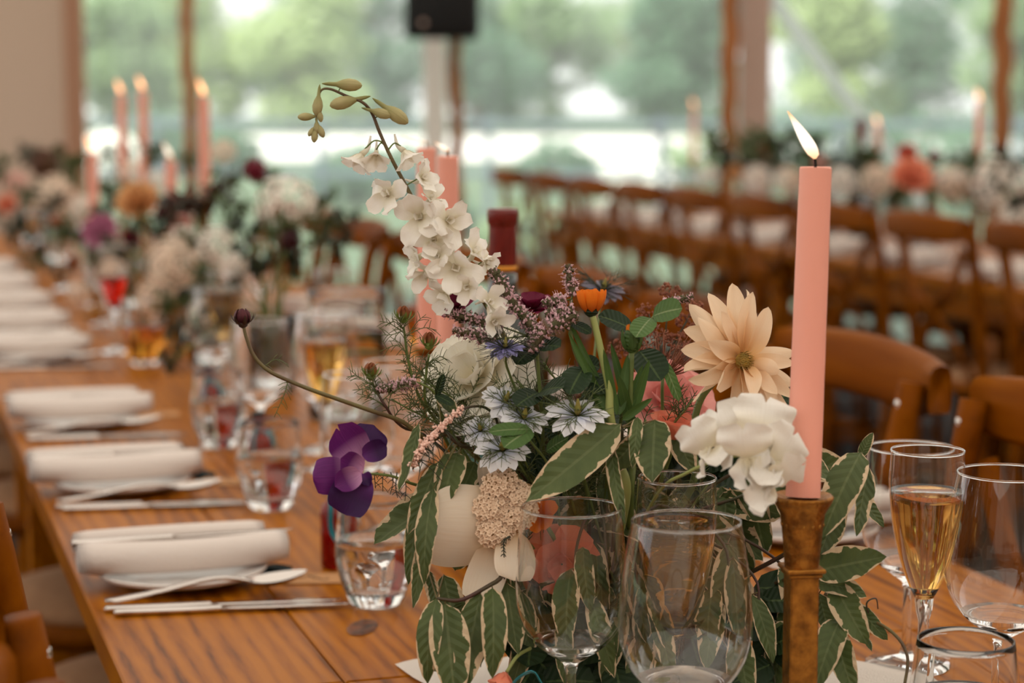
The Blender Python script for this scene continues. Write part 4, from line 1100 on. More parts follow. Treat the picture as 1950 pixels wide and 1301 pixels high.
# ------------------------------------------------------------------ sweet peas
sp = Plant('sweet_pea', 'deep purple sweet pea leaning out over the tumbler', 'flower')
sp.stem([(880, 930, 1.58), (800, 925, 1.55), (750, 908, 1.535), (715, 903, 1.53), (692, 905, 1.525)], .0014, .0010, M_STEM)
for (b, t_, w_, m_, kw) in [
        ((690, 883, 1.525), (643, 815, 1.51), 78, PM_SPP, dict(a=.38, b=.3, cup=.3, bend=.6, ruffle=.06, rf=1.6, nu=10, nv=12, notch=.12)),
        ((688, 868, 1.53), (712, 812, 1.535), 74, PM_SPD, dict(a=.38, b=.3, cup=-.35, bend=-.7, ruffle=.06, rf=1.6, nu=10, nv=12)),
        ((690, 868, 1.52), (734, 852, 1.52), 42, PM_SPD, dict(a=.4, b=.3, cup=.5)),
        ((692, 903, 1.52), (600, 908, 1.505), 72, PM_SPP, dict(a=.42, b=.2, cup=-.3, bend=-.7, ruffle=.08, rf=1.8, nu=10, nv=12)),
        ((692, 896, 1.515), (650, 874, 1.50), 46, PM_SPP, dict(a=.4, b=.3, cup=.3, bend=.5)),
        ((686, 900, 1.51), (655, 975, 1.505), 82, PM_SPD, dict(a=.36, b=.25, cup=.25, bend=-.5, ruffle=.05, rf=1.6, nu=10, nv=12)),
        ((688, 900, 1.505), (640, 925, 1.50), 46, PM_SPP, dict(a=.4, b=.4, cup=.5, bend=.4)),
        ((692, 902, 1.51), (702, 925, 1.505), 26, PM_SPD, dict(a=.4, b=.5, cup=.8))]:
    hero(sp, 'petal', b, t_, w_, m_, up=V(.1, .1, 1), **kw)
m = MB(); rr = random.Random(8)
for k in range(5): thread_leaf(m, at(720 + k * 12, 900, 1.55), at(715 + k * 14, 930 + k * 6, 1.545), rr, 6, .007)
sp.mb(m, 'tendrils', M_THREAD_D, True)
sw = Plant('sweet_pea', 'ruffled white sweet pea against the pink candle', 'flower')
sw.stem([(1240, 960, 1.55), (1310, 900, 1.46), (1390, 870, 1.43), (1440, 870, 1.42)], .0013, .0011, M_STEM_P)
def sweet_pea(pl, p, up, face, s, mat, seed):
    """standard petal at the back, two wings and a keel; up = where the standard points"""
    f = V(*face).normalized(); u = V(*up).normalized(); sd = u.cross(f).normalized(); rr = random.Random(seed)
    def pet(L, W, d, n, **kw):
        a_ = dict(nu=10, nv=12, a=.32, b=.2); a_.update(kw)
        pl.me('petal', MB().add(blade(L * s, W * s, seed=rr.randrange(99), **a_)).mesh('petal', mat), frame(p, d, n))
    pet(.027, .036, u - f * .25, f, bend=-.9, bend0=.4, ruffle=.11, rf=2.0, cup=-.2, notch=.2)
    for q in (-1, 1): pet(.021, .019, f * .75 - u * .25 + sd * q * .45, u + sd * q * .7, bend=-.8, cup=.4, ruffle=.1, rf=1.8)
    pet(.014, .010, f * .9 - u * .5, u, cup=.9, bend=.5, b=.5)
for i, (x, y, d, up, fc, s_) in enumerate([(1398, 842, 1.43, (-.55, .8, .1), (-.3, .0, .9), 1.15), (1452, 838, 1.42, (.2, 1, .1), (.15, -.3, .9), 1.3), (1352, 858, 1.435, (-.7, .6, .2), (-.5, -.2, .8), 1.0), (1470, 880, 1.41, (.7, .6, .2), (.2, -.5, .8), 1.15), (1462, 915, 1.41, (.85, .1, .2), (.0, -.9, .5), 1.2), (1425, 872, 1.405, (-.2, .5, .5), (-.1, -.8, .6), 1.1)]):
    p_ = at(x, y, d); sweet_pea(sw, p_, up, fc, s_, PM_SPW, i); sw.join(p_ - V(*fc) * .004, M_STEM_P)
# ------------------------------------------------------------------ roses, peony, dahlia
def rose(pl, p, face, R_, mat, layers=4, n0=5, seed=0, open_=.5, name='petal'):
    rr = random.Random(seed); M = frame_z(p, face)
    for l in range(layers):
        f = (l + 1) / layers; n = n0 + (l > 1) * 2
        el = R(86 - open_ * 75 * f); Lp = R_ * (.62 + .5 * f)
        for k in range(n):
            m = MB().add(blade(Lp * rr.uniform(.93, 1.07), Lp * 1.05, 6, 8, .42, .2, bend=.9 - f * 1.1, bend0=-.45 + .1 * f, cup=.34, ruffle=.018, rf=1.2, seed=seed * 31 + l * 7 + k)).mesh(name, mat)
            pl.me(name, m, M @ ring_petal(k * 6.283 / n + l * .7 + rr.uniform(-.1, .1), R_ * .07 * (l + .4), el))
pr_ = Plant('garden_rose', 'soft pink garden rose between the calendula buds and the dahlia', 'flower')
pr_.stem([(1230, 880, 1.66), (1262, 775, 1.67)], .0022, .002, M_STEM)
rose(pr_, at(1268, 768, 1.67), V(.0, .5, .8), .030, PM_PINK, 4, 5, 2, .85)
cb_ = Plant('rose_bud', 'half open coral rose bud below the cream dahlia', 'flower')
cb_.stem([(1265, 900, 1.6), (1278, 840, 1.585)], .002, .0018, M_STEM)
rose(cb_, at(1280, 838, 1.58), V(.12, 1, .25), .0215, PM_CORAL, 3, 4, 4, .2)
c2 = Plant('garden_rose', 'coral rose seen through the smaller wine glass', 'flower')
c2.stem([(1080, 1085, 1.6)], .002, .002, M_STEM)
rose(c2, at(1070, 1075, 1.585), V(-.1, -.1, 1), .026, PM_CORAL, 3, 5, 6, .75)
c3 = Plant('calendula', 'orange calendula tucked beside the cream yarrow', 'flower')
c3.stem([(1040, 1000, 1.56)], .0018, .0018, M_STEM)
for k, (tx, ty, w_) in enumerate([(985, 988, 30), (1000, 960, 30), (1030, 945, 34), (1056, 955, 30), (1010, 1010, 30), (1050, 1000, 34), (990, 1000, 26)]):
    hero(c3, 'petal', (1032, 985, 1.555), (tx, ty, 1.54), w_, PM_ORG, a=.4, b=.3, bend=.5, cup=.2, seed=k)
iv = Plant('ivory_rose', 'ivory rose with one big smooth rounded petal beside the yarrow', 'flower')
iv.stem([(1010, 1040, 1.58), (970, 1020, 1.565)], .0022, .002, M_STEM)
for k, (b, t_, w_, kw) in enumerate([
        ((975, 1015, 1.555), (816, 1012, 1.525), 172, dict(a=.33, b=.24, cup=-.42, bend=-.5, nu=12, nv=16)),
        ((950, 1000, 1.55), (912, 886, 1.545), 52, dict(a=.45, b=.35, cup=.9, bend=.5)),
        ((965, 1005, 1.545), (918, 1150, 1.535), 92, dict(a=.4, b=.22, cup=.5, bend=.4, nu=10, nv=14)),
        ((985, 1010, 1.54), (985, 1102, 1.52), 86, dict(a=.35, b=.25, cup=-.4, bend=-.6, nu=10, nv=14)),
        ((980, 1000, 1.555), (960, 920, 1.56), 90, dict(a=.4, b=.3, cup=.4)),
        ((975, 1010, 1.56), (860, 960, 1.56), 110, dict(a=.4, b=.3, cup=.2)),
        ((950, 1110, 1.55), (905, 1190, 1.56), 80, dict(a=.3, b=.3, cup=.3))]):
    hero(iv, 'petal', b, t_, w_, PM_ROSEW, seed=k, up=V(*[(-.25, -.25, 1), (.5, .2, .8), (-.5, .3, .8), (.4, .1, 1), (0, .4, 1), (-.3, .6, .8), (-.2, .2, 1)][k]), **kw)
wp = Plant('white_peony', 'open white peony in front of the dark wine bottle', 'flower')
wp.stem([(960, 850, 1.63), (915, 735, 1.61)], .0024, .002, M_STEM)
rose(wp, at(905, 722, 1.59), V(-.42, .45, .8), .037, PM_WHITE, 4, 5, 21, .95)
dh = Plant('cafe_dahlia', 'cream star shaped dahlia with narrow twisted petals beside the candle', 'flower')
dh.stem([(1300, 960, 1.6), (1318, 830, 1.59), (1335, 760, 1.59), (1375, 712, 1.585)], .0032, .0028, M_STEM)
M = frame_z(at(1414, 688, 1.56), V(.55, -.05, .83))
rr = random.Random(12)
DT = [(1320, 587, 1.575, 44), (1354, 568, 1.58, 40), (1396, 552, 1.585, 42), (1422, 562, 1.575, 34), (1431, 566, 1.56, 36), (1461, 592, 1.56, 38), (1507, 672, 1.575, 38), (1504, 692, 1.56, 32), (1505, 730, 1.57, 36), (1504, 756, 1.56, 36), (1497, 792, 1.56, 40), (1468, 790, 1.55, 40), (1445, 784, 1.54, 40), (1416, 788, 1.535, 42), (1386, 790, 1.54, 40), (1310, 632, 1.57, 48), (1306, 668, 1.56, 46), (1308, 706, 1.545, 44), (1320, 722, 1.54, 44), (1322, 760, 1.545, 18), (1365, 738, 1.53, 44),
      (1335, 610, 1.555, 42), (1352, 652, 1.54, 40), (1480, 705, 1.545, 34), (1475, 748, 1.54, 36), (1432, 752, 1.53, 38), (1375, 600, 1.555, 38)]
for k, (x, y, d, w_) in enumerate(DT):
    ax_, ay_ = x - 1414, y - 686; ln = math.hypot(ax_, ay_)
    hero(dh, 'petal', (1414 + ax_ / ln * 12, 686 + ay_ / ln * 13, 1.562), (x, y, d), w_ * .98, PM_DAH, seed=k, nu=6, nv=14, a=.5, b=.62, cup=rr.choice((.55, .8, .45, -.4)), bend=rr.uniform(-.8, .9), twist=rr.uniform(-1.1, 1.1), ruffle=.02, rf=1.3, over=1.1, up=V(.5 + rr.uniform(-.3, .3), rr.uniform(-.2, .35), .85))
dh.me('disc', MB().add(lathe([(.006, -.002), (.0065, .001), (.005, .003), (.0025, .004), (0, .0042)], 18)).mesh('disc', M_DISC), M)
m = MB()
for k in range(70):
    a = k * 2.4; r = .0078 * math.sqrt(k / 70); m.add(tube([(r * math.cos(a), r * math.sin(a), .002), (r * 1.1 * math.cos(a), r * 1.1 * math.sin(a), .0075 - r * .3)], [.0005, .0003], 4))
dh.me('stamens', m.mesh('stamens', M_DISC), M)['kind'] = 'stuff'
bg_ = Plant('burgundy_cosmos', 'burgundy cosmos bloom seen from the side near the wine bottle', 'flower')
bg_.stem([(1020, 700, 1.66), (1014, 600, 1.66)], .0014, .0012, M_STEM_D)
rose(bg_, at(1014, 590, 1.66), V(0, .9, .35), .018, PM_BURG, 2, 7, 5, .62)
bg2 = Plant('burgundy_cosmos', 'burgundy cosmos half hidden behind the lowest delphinium florets', 'flower')
bg2.stem([(960, 700, 1.65), (880, 590, 1.62)], .0014, .0012, M_STEM_D)
rose(bg2, at(875, 582, 1.62), V(-.4, .5, .6), .015, PM_BURG, 2, 6, 7, .5)

# ------------------------------------------------------------------ calendula bud, green bud
ca = Plant('calendula', 'orange calendula bud just opening on a thick pale stem', 'flower')
ca.stem([(1190, 960, 1.56), (1180, 880, 1.55), (1162, 790, 1.54), (1160, 740, 1.54), (1145, 670, 1.54), (1128, 598, 1.54)], .0042, .0026, M_STEM_P)
M = frame_z(at(1126, 594, 1.54), V(-.05, 1, .05))
for k in range(16):
    m = cached('calp%d' % (k % 2), lambda: MB().add(blade(.0185, .0085, 3, 8, .35, .18, bend=.75, bend0=-.42 - .1 * (k % 2), cup=.3)).mesh('petal', PM_ORG))
    ca.me('petal', m, M @ ring_petal(k * 2.4, .0036 + .0012 * (k % 3), R(80 - 4 * (k % 3))))
for k in range(6):
    m = cached('cals', lambda: MB().add(blade(.0145, .0062, 3, 6, .3, .9, bend=.9, bend0=-.75, cup=.3)).mesh('sepal', LM_DARK))
    ca.me('sepal', m, M @ ring_petal(k * 1.047 + .25, .0045, R(86)))
ca.me('calyx', MB().add(lathe([(.0022, -.004), (.0052, -.0015), (.0066, .002), (.005, .004), (0, .004)], 14)).mesh('calyx', LM_DARK), M)
STRAPS = [((1160, 790, 1.54), (1085, 640, 1.54), 16), ((1165, 800, 1.54), (1112, 690, 1.55), 26), ((1175, 790, 1.54), (1150, 670, 1.53), 16), ((1180, 790, 1.54), (1195, 680, 1.545), 20), ((1165, 780, 1.54), (1078, 600, 1.55), 12), ((1190, 800, 1.545), (1222, 700, 1.55), 18), ((1185, 800, 1.54), (1240, 760, 1.53), 16), ((1170, 830, 1.54), (1120, 780, 1.53), 20)]
for k, (b, t_, w_) in enumerate(STRAPS): hero(ca, 'leaf', b, t_, w_, LM_STRAP, a=.3, b=.6, bend=.5, cup=.4, seed=k)
gb = Plant('calendula', 'closed green calendula bud showing an orange tip', 'flower')
gb.stem([(1200, 960, 1.57), (1205, 880, 1.56), (1200, 780, 1.55), (1203, 668, 1.545)], .0036, .0022, M_STEM)
M = frame_z(at(1203, 668, 1.545), V(0, 1, .05))
gb.me('bud', MB().add(lathe([(.002, -.002), (.0058, .002), (.0078, .007), (.007, .012), (.0042, .0165), (.001, .0185)], 14)).mesh('bud', LM_MINT2), M)
for k in range(7): gb.me('petal', cached('gbp', lambda: MB().add(blade(.0105, .004, 2, 5, .4, .5, bend=.5, bend0=-.2)).mesh('petal', PM_ORG)), M @ Matrix.Translation((0, 0, .0105)) @ ring_petal(k * .9, .003, R(78)))
for k in range(6): gb.me('sepal', cached('gbs', lambda: MB().add(blade(.0185, .006, 3, 6, .4, .8, bend=1.0, bend0=-.7, cup=.3)).mesh('sepal', LM_STRAP)), M @ ring_petal(k * 1.047, .0055, R(88)))
for k, (b, t_, w_) in enumerate([((1200, 790, 1.55), (1165, 660, 1.555), 18), ((1205, 790, 1.55), (1235, 690, 1.54), 18), ((1202, 810, 1.55), (1180, 720, 1.53), 22)]): hero(gb, 'leaf', b, t_, w_, LM_STRAP, a=.3, b=.6, bend=.4, cup=.4, seed=k)

# ------------------------------------------------------------------ nigella (love in a mist)
def nig_petal(seed, mat): return MB().add(blade(.0172, .0086, 4, 6, .6, .55, bend=-.5, bend0=.25, cup=.2, ruffle=.02, rf=1, seed=seed)).mesh('petal', mat)
def nigella(px, py, d, face, s, mat, label, below, thr=M_THREAD, nthr=26, tl=.022):
    pl = Plant('nigella', label, 'flower', 'love in a mist flowers')
    p = at(px, py, d); pl.stem([below, p - V(*face).normalized() * .003], .0013, .0009, M_STEM)
    M = frame_z(p, V(*face), s)
    for k in range(14):
        m = cached('nig%s%d' % (mat.name, k % 3), lambda: nig_petal(k % 3, mat))
        pl.me('petal', m, M @ ring_petal(k * 6.283 / 7 + (k > 6) * .45, .002, R(-12 + 10 * (k % 3))))
    pl.me('pod', cached('pod', lambda: MB().add(lathe([(.0008, 0), (.0018, .0015), (.0023, .004), (.0015, .0065), (.0005, .0105), (0, .011)], 10)).mesh('pod', M_CARP)), M)
    rr = random.Random(px); th = MB()
    for k in range(nthr):
        a = rr.uniform(0, 6.28); o = Vector((math.cos(a), math.sin(a), rr.uniform(-.25, .7)))
        q = Vector((0, 0, -.001)); e = o.normalized() * tl * rr.uniform(.6, 1.15)
        mid = e * .55 + Vector((0, 0, .002)); th.add(tube([q, mid, e], [.0004, .0002], 3), M)
        for s_ in (-1, 1): th.add(tube([mid, mid + (e * .35 + Vector((-e.y, e.x, 0)) * .25 * s_)], [.0003, .0002], 3), M)
    for k in range(14):
        a = rr.uniform(0, 6.28); th.add(tube([Vector((0, 0, .002)), Vector((.005 * math.cos(a), .005 * math.sin(a), .007))], [.0004, .0005], 3), M)
    pl.mb(th, 'thread_bracts', thr, True)
nigella(1100, 790, 1.53, (0, .85, .5), 1.35, PM_NIG, 'widest white nigella facing up beside the calendula stem', (1110, 900, 1.57))
nigella(998, 797, 1.535, (.12, .8, .55), 1.1, PM_NIG, 'white nigella above the fresh mint leaf', (1010, 900, 1.57))
nigella(957, 857, 1.53, (0, .72, .65), 1.2, PM_NIG, 'lowest white nigella below the fresh mint leaf', (980, 930, 1.57))
nigella(915, 820, 1.54, (-.1, .6, .7), .8, PM_NIG, 'small white nigella near the pale pink astilbe', (950, 900, 1.57))
nigella(962, 765, 1.545, (.25, .65, .6), 1.05, PM_NIG, 'pale lilac tinged nigella under the white peony', (990, 880, 1.57))
nigella(962, 662, 1.53, (.05, .9, .45), .85, PM_NIGB, 'violet blue nigella with dark thread bracts over the peony', (990, 760, 1.56), M_THREAD_D, 60, .032)
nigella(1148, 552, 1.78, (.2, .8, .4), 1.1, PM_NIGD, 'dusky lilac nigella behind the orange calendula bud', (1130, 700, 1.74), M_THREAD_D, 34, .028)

# ------------------------------------------------------------------ mint sprigs with flower spikes
def spike(pl, x0, y0, x1, y1, wpx, d, seed, fm=None):
    A, B = at(x0, y0, d), at(x1, y1, d); rr = random.Random(seed); L = (B - A); r = wpx * .62 / F_PX * d
    N = max(6, int(L.length / .0028)); core = MB().add(tube([A + L * (i / 10) for i in range(11)], [r * (.25 + .25 * min(1, i / 5)) for i in range(11)], 7))
    fl_ = MB(); cal = MB(); ax = L.normalized(); u = ax.orthogonal().normalized(); v = ax.cross(u)
    for i in range(N):
        t_ = i / (N - 1); c = A + L * t_; rr_ = r * (.5 + .5 * min(1, t_ * 2.4)) * (.8 + .2 * math.sin(i * 2.2))
        for k in range(28):
            a = rr.uniform(0, 6.283); o = u * math.cos(a) + v * math.sin(a)
            q = c + o * rr_ * rr.uniform(.5, 1.15) + ax * rr.uniform(-.0013, .0013)
            s = .0014 * rr.uniform(.7, 1.3); n1 = (o + ax * rr.uniform(-.6, .3)).normalized(); w1 = n1.orthogonal().normalized(); w2 = n1.cross(w1)
            tgt = fl_ if rr.random() < (.35 + .5 * t_) else cal
            tgt.add(([tuple(q + n1 * s * 1.2), tuple(q + w1 * s), tuple(q - w1 * .5 * s + w2 * .87 * s), tuple(q - w1 * .5 * s - w2 * .87 * s)], [(0, 1, 2), (0, 2, 3), (0, 3, 1)], None))
            if tgt is fl_ and rr.random() < .5:
                fl_.add(tube([q, q + n1 * s * 2.4], [.00025, .0002], 3))
    pl.mb(core, 'spike_core', M_MINTC); pl.mb(fl_, 'florets', fm or M_MINTF, True); pl.mb(cal, 'calyces', M_MINTC, True)
G_MINT = 'flowering mint sprigs'
def mint(label, stem, spikes, leaves, seed, lm=LM_MINT, d=1.55, r=.0018):
    pl = Plant('mint_sprig', label, 'herb', G_MINT)
    pl.stem(stem, r, r * .7, M_STEM)
    for i, s in enumerate(spikes):
        spike(pl, *s, seed * 10 + i); pl.join(at(s[2], s[3], s[5]), r=.0008)
    for i, lf in enumerate(leaves):
        b, t_, w_ = lf[:3]; m_ = lf[3] if len(lf) > 3 else lm
        hero(pl, 'leaf', b, t_, w_, m_, a=.5, b=.42, fold=.18, bend=-.4, seed=i, ruffle=.012, rf=4, up=V(.1 * (-1) ** i, .55, .8))
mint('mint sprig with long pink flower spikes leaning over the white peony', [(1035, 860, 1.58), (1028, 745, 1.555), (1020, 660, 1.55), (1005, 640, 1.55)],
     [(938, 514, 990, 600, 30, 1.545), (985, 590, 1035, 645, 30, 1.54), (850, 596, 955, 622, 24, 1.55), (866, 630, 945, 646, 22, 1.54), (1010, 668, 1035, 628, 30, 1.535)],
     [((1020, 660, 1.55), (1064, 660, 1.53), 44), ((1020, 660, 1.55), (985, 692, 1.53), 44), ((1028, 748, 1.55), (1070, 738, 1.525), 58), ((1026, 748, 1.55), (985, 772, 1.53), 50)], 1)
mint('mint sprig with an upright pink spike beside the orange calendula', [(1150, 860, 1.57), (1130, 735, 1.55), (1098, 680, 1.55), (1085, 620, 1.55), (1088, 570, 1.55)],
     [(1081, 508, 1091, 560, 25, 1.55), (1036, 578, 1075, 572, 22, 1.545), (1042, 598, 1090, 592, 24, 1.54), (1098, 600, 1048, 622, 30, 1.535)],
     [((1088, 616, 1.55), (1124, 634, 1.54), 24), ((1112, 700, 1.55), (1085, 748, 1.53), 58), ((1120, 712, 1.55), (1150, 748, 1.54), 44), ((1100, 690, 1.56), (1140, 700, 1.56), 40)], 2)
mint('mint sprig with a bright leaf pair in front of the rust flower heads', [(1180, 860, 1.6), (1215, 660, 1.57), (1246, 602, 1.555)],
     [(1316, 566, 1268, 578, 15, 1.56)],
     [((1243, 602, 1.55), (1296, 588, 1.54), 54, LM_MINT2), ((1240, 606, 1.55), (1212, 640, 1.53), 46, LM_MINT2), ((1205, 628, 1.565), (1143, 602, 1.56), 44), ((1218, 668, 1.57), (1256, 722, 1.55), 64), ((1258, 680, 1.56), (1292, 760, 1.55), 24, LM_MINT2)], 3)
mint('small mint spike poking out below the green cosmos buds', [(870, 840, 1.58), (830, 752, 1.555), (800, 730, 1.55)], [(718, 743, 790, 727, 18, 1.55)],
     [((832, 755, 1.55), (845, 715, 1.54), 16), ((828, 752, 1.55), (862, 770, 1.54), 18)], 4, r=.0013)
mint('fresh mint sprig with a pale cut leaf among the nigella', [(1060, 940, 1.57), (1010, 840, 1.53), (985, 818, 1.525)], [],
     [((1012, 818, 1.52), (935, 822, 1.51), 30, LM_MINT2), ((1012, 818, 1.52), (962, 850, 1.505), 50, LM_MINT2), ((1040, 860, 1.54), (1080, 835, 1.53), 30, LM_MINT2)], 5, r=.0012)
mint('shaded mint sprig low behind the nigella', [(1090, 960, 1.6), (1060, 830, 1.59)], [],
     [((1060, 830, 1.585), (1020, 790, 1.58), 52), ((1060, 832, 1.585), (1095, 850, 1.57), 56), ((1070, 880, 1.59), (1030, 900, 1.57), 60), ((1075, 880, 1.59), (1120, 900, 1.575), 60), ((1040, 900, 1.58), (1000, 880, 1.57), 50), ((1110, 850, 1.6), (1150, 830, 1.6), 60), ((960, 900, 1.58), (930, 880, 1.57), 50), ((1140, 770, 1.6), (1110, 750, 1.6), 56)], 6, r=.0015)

# ------------------------------------------------------------------ astilbe, yarrow, rust heads
as_ = Plant('astilbe', 'pale pink astilbe plume curving down beside the peony', 'flower')
A_ = [(990, 900, 1.58), (940, 790, 1.555), (895, 775, 1.54), (862, 798, 1.53), (826, 832, 1.525), (800, 862, 1.52), (786, 895, 1.52)]
L = as_.stem(A_, .0013, .0006, M_STEM_D); rr = random.Random(4); fm_ = MB(); br = MB()
for k in range(330):
    t_ = rr.uniform(.52, 1) ; q = L[int(t_ * (len(L) - 1))] + V(rr.gauss(0, .0016), rr.gauss(0, .0016) + .0015, rr.gauss(0, .002))
    s = .0011 * rr.uniform(.7, 1.3)
    fm_.add(lathe([(0.0001, -s), (s, -s * .3), (s * .8, s * .6), (.0001, s)], 5), Matrix.Translation(q) @ Matrix.Rotation(rr.uniform(0, 3), 4, 'X'))
as_.mb(fm_, 'florets', M_PINKF, True)
for k in range(34):
    q = L[int(rr.uniform(.5, .95) * (len(L) - 1))]; e = q + V(rr.uniform(-.002, .022), -rr.uniform(.004, .018), rr.uniform(-.004, .006)); br.add(tube([q, (q + e) / 2 + V(.002, 0, 0), e], [.0005, .0003], 4))
as_.mb(br, 'side_branches', M_THREAD_D, True)
def yar_mesh():
    m = MB()
    for k in range(5): m.add(blade(.0021, .0021, 2, 2, .3, .2, cup=.3), ring_petal(k * 1.2566, .0004, R(18)))
    m.add(lathe([(.0007, 0), (.0008, .0006), (.0004, .0012), (0, .0013)], 6)); return m.mesh('floret', M_YAR)
ya = Plant('yarrow', 'cream yarrow head of tiny florets over the ivory rose', 'flower')
ya.stem([(1010, 980, 1.58), (980, 985, 1.55)], .0016, .0014, M_STEM); rr = random.Random(6)
for (cx, cy, r_, n) in [(955, 926, 40, 50), (992, 950, 36, 42), (938, 968, 38, 46), (978, 980, 40, 50), (944, 1012, 38, 46), (1002, 972, 22, 20)]:
    C0 = at(cx, cy, 1.535)
    for k in range(n):
        a = k * 2.4; r = r_ * math.sqrt((k + .5) / n) / F_PX * 1.535
        q = C0 + V(r * math.cos(a), r * math.sin(a) * .85, .010 * (1 - (k / n)) + rr.uniform(-.0015, .0015)); nn = V(math.cos(a) * k / n * .9, math.sin(a) * k / n * .9 + .25, .9)
        ya.me('floret', cached('yar', yar_mesh), frame_z(q, nn, rr.uniform(.95, 1.35), rr.uniform(0, 6)))
    ya.mb(MB().add(lathe([(0, .006), (r_ * .5 / F_PX * 1.535, .0045), (r_ * .92 / F_PX * 1.535, -.001), (0, -.012)], 12), frame_z(C0 - V(0, 0, .001), V(0, .15, 1))), 'corymb', M_YARD)
fb = MB(); thread_leaf(fb, at(970, 1022, 1.52), at(960, 1062, 1.52), random.Random(1), 22, .0028, .0006); ya.mb(fb, 'thread_leaves', M_THREAD_D, True)
def clusters(pl, lst, mat, d, seed, n=60, s0=.0014):
    rr = random.Random(seed)
    for (cx, cy, r_) in lst:
        m = MB(); C0 = at(cx, cy, d); R_ = r_ / F_PX * d
        for k in range(n):
            o = Vector((rr.gauss(0, 1), rr.gauss(0, 1), rr.gauss(0, 1))).normalized() * R_ * rr.uniform(.7, 1); s = s0 * rr.uniform(.7, 1.3)
            m.add(lathe([(.0001, -s), (s, 0), (.0001, s)], 5), Matrix.Translation(C0 + Vector((o.x, o.y, o.z * .7))))
        pl.mb(m, 'flower_head', mat, True)
        q = at(cx, cy, d); pl.mb(MB().add(tube([pl.line[-1], q], [.0009, .0006], 5)), 'pedicel', M_STEM_D)
ru = Plant('sedum', 'rusty brown sedum heads behind the bright mint leaves', 'flower'); ru.stem([(1230, 860, 1.7), (1262, 690, 1.7)], .0018, .0014, M_STEM_D)
clusters(ru, [(1275, 552, 22), (1235, 596, 26), (1205, 640, 24), (1250, 640, 26), (1308, 612, 24), (1322, 585, 18), (1180, 665, 26), (1290, 650, 24), (1230, 680, 28)], M_RUST, 1.7, 3)
um = Plant('wild_carrot', 'brown green wild carrot umbel beside the cream dahlia', 'flower'); um.stem([(1250, 880, 1.66), (1262, 720, 1.64)], .0018, .0014, M_STEM)
m = MB(); rr = random.Random(15)
for k in range(46):
    q = um.line[-1]; e = q + V(rr.uniform(-.02, .035), rr.uniform(.012, .042), rr.uniform(-.015, .015)); m.add(tube([q, (q + e) / 2 + V(0, -.002, 0), e], [.0005, .0003], 4))
    for j in range(4): m.add(tube([e, e + V(rr.uniform(-.004, .004), rr.uniform(-.001, .005), rr.uniform(-.004, .004))], [.0003, .0006], 3))
um.mb(m, 'umbel_rays', M_RUST, True)

# ------------------------------------------------------------------ variegated dogwood sprigs: the leaves the photo shows, then the shaded mass
DOGV = [MB().add(blade(.07, .029, 6, 10, .55, .62, bend=b_, bend0=-b_ / 2, fold=f_, ruffle=.02, rf=2, twist=t_, seed=k)).mesh('leaf', LM_DOG) for k, (b_, f_, t_) in enumerate([(-1.3, .35, .5), (-.8, .5, -.7), (.6, .3, .4), (-1.7, .55, .8), (-.6, .3, -.4), (1.0, .5, -.8)])]
GD = 'variegated dogwood sprigs'
def dogwood(label, stem, leaves, seed, r=.0022, mat=None, root=True):
    pl = Plant('dogwood_sprig', label, 'foliage', GD, None if root else at(*stem[0]))
    pl.stem(stem, r, r * .6, mat or M_STEM_D, root=root)
    rr = random.Random(seed)
    for i, (b, t_, w_) in enumerate(leaves):
        hero(pl, 'leaf', b, t_, w_, LM_DOG, a=.55, b=.75, fold=rr.uniform(.15, .45), bend=rr.uniform(-1.2, .4), ruffle=.022, rf=2, twist=rr.uniform(-.4, .4), seed=seed * 9 + i, up=V(rr.uniform(-.5, .5), rr.uniform(.0, .4), 1))
        pl.join(at(*b), r=.0007, mat=M_STEM_O)
    return pl
dogwood('variegated leaf sprig crossing in front of the nigella', [(1180, 900, 1.55), (1185, 815, 1.53)],
        [((1182, 808, 1.525), (1012, 948, 1.49), 92), ((1248, 800, 1.53), (1242, 912, 1.50), 88), ((1165, 850, 1.53), (1188, 992, 1.50), 34), ((1215, 830, 1.54), (1150, 900, 1.53), 60), ((1280, 810, 1.58), (1320, 900, 1.57), 56), ((1215, 795, 1.53), (1205, 890, 1.51), 30)], 1)
dogwood('variegated leaf sprig hanging beside the purple sweet pea', [(960, 880, 1.58), (880, 850, 1.55), (840, 815, 1.54)],
        [((798, 806, 1.53), (762, 932, 1.51), 34), ((836, 880, 1.54), (780, 1010, 1.52), 50), ((872, 862, 1.55), (842, 962, 1.53), 68), ((905, 880, 1.56), (880, 935, 1.55), 54), ((826, 930, 1.53), (806, 1110, 1.505), 50), ((800, 950, 1.54), (778, 1105, 1.53), 40), ((836, 760, 1.56), (870, 790, 1.55), 36), ((812, 1010, 1.535), (788, 1150, 1.52), 40)], 2)
dogwood('purple stemmed dogwood sprig hanging its leaves below the ivory rose', [(990, 1090, 1.55), (945, 1108, 1.52), (880, 1142, 1.51), (832, 1140, 1.51)],
        [((845, 1095, 1.55), (868, 1205, 1.54), 66), ((832, 1140, 1.51), (812, 1300, 1.49), 58), ((848, 1150, 1.51), (866, 1330, 1.485), 92), ((915, 1130, 1.515), (878, 1310, 1.49), 78), ((938, 1120, 1.515), (938, 1290, 1.49), 62), ((965, 1110, 1.53), (985, 1240, 1.51), 58), ((885, 1145, 1.52), (835, 1240, 1.52), 50), ((815, 1085, 1.54), (835, 1165, 1.535), 36)], 3)
dogwood('variegated leaf sprig rising between the candle and the flute', [(1450, 1080, 1.6), (1560, 1000, 1.56), (1625, 890, 1.54)],
        [((1640, 862, 1.53), (1566, 1020, 1.505), 84), ((1655, 890, 1.54), (1632, 1015, 1.52), 50), ((1638, 872, 1.54), (1662, 825, 1.54), 26), ((1600, 950, 1.55), (1560, 1060, 1.53), 64), ((1620, 930, 1.56), (1680, 1000, 1.56), 44)], 4)
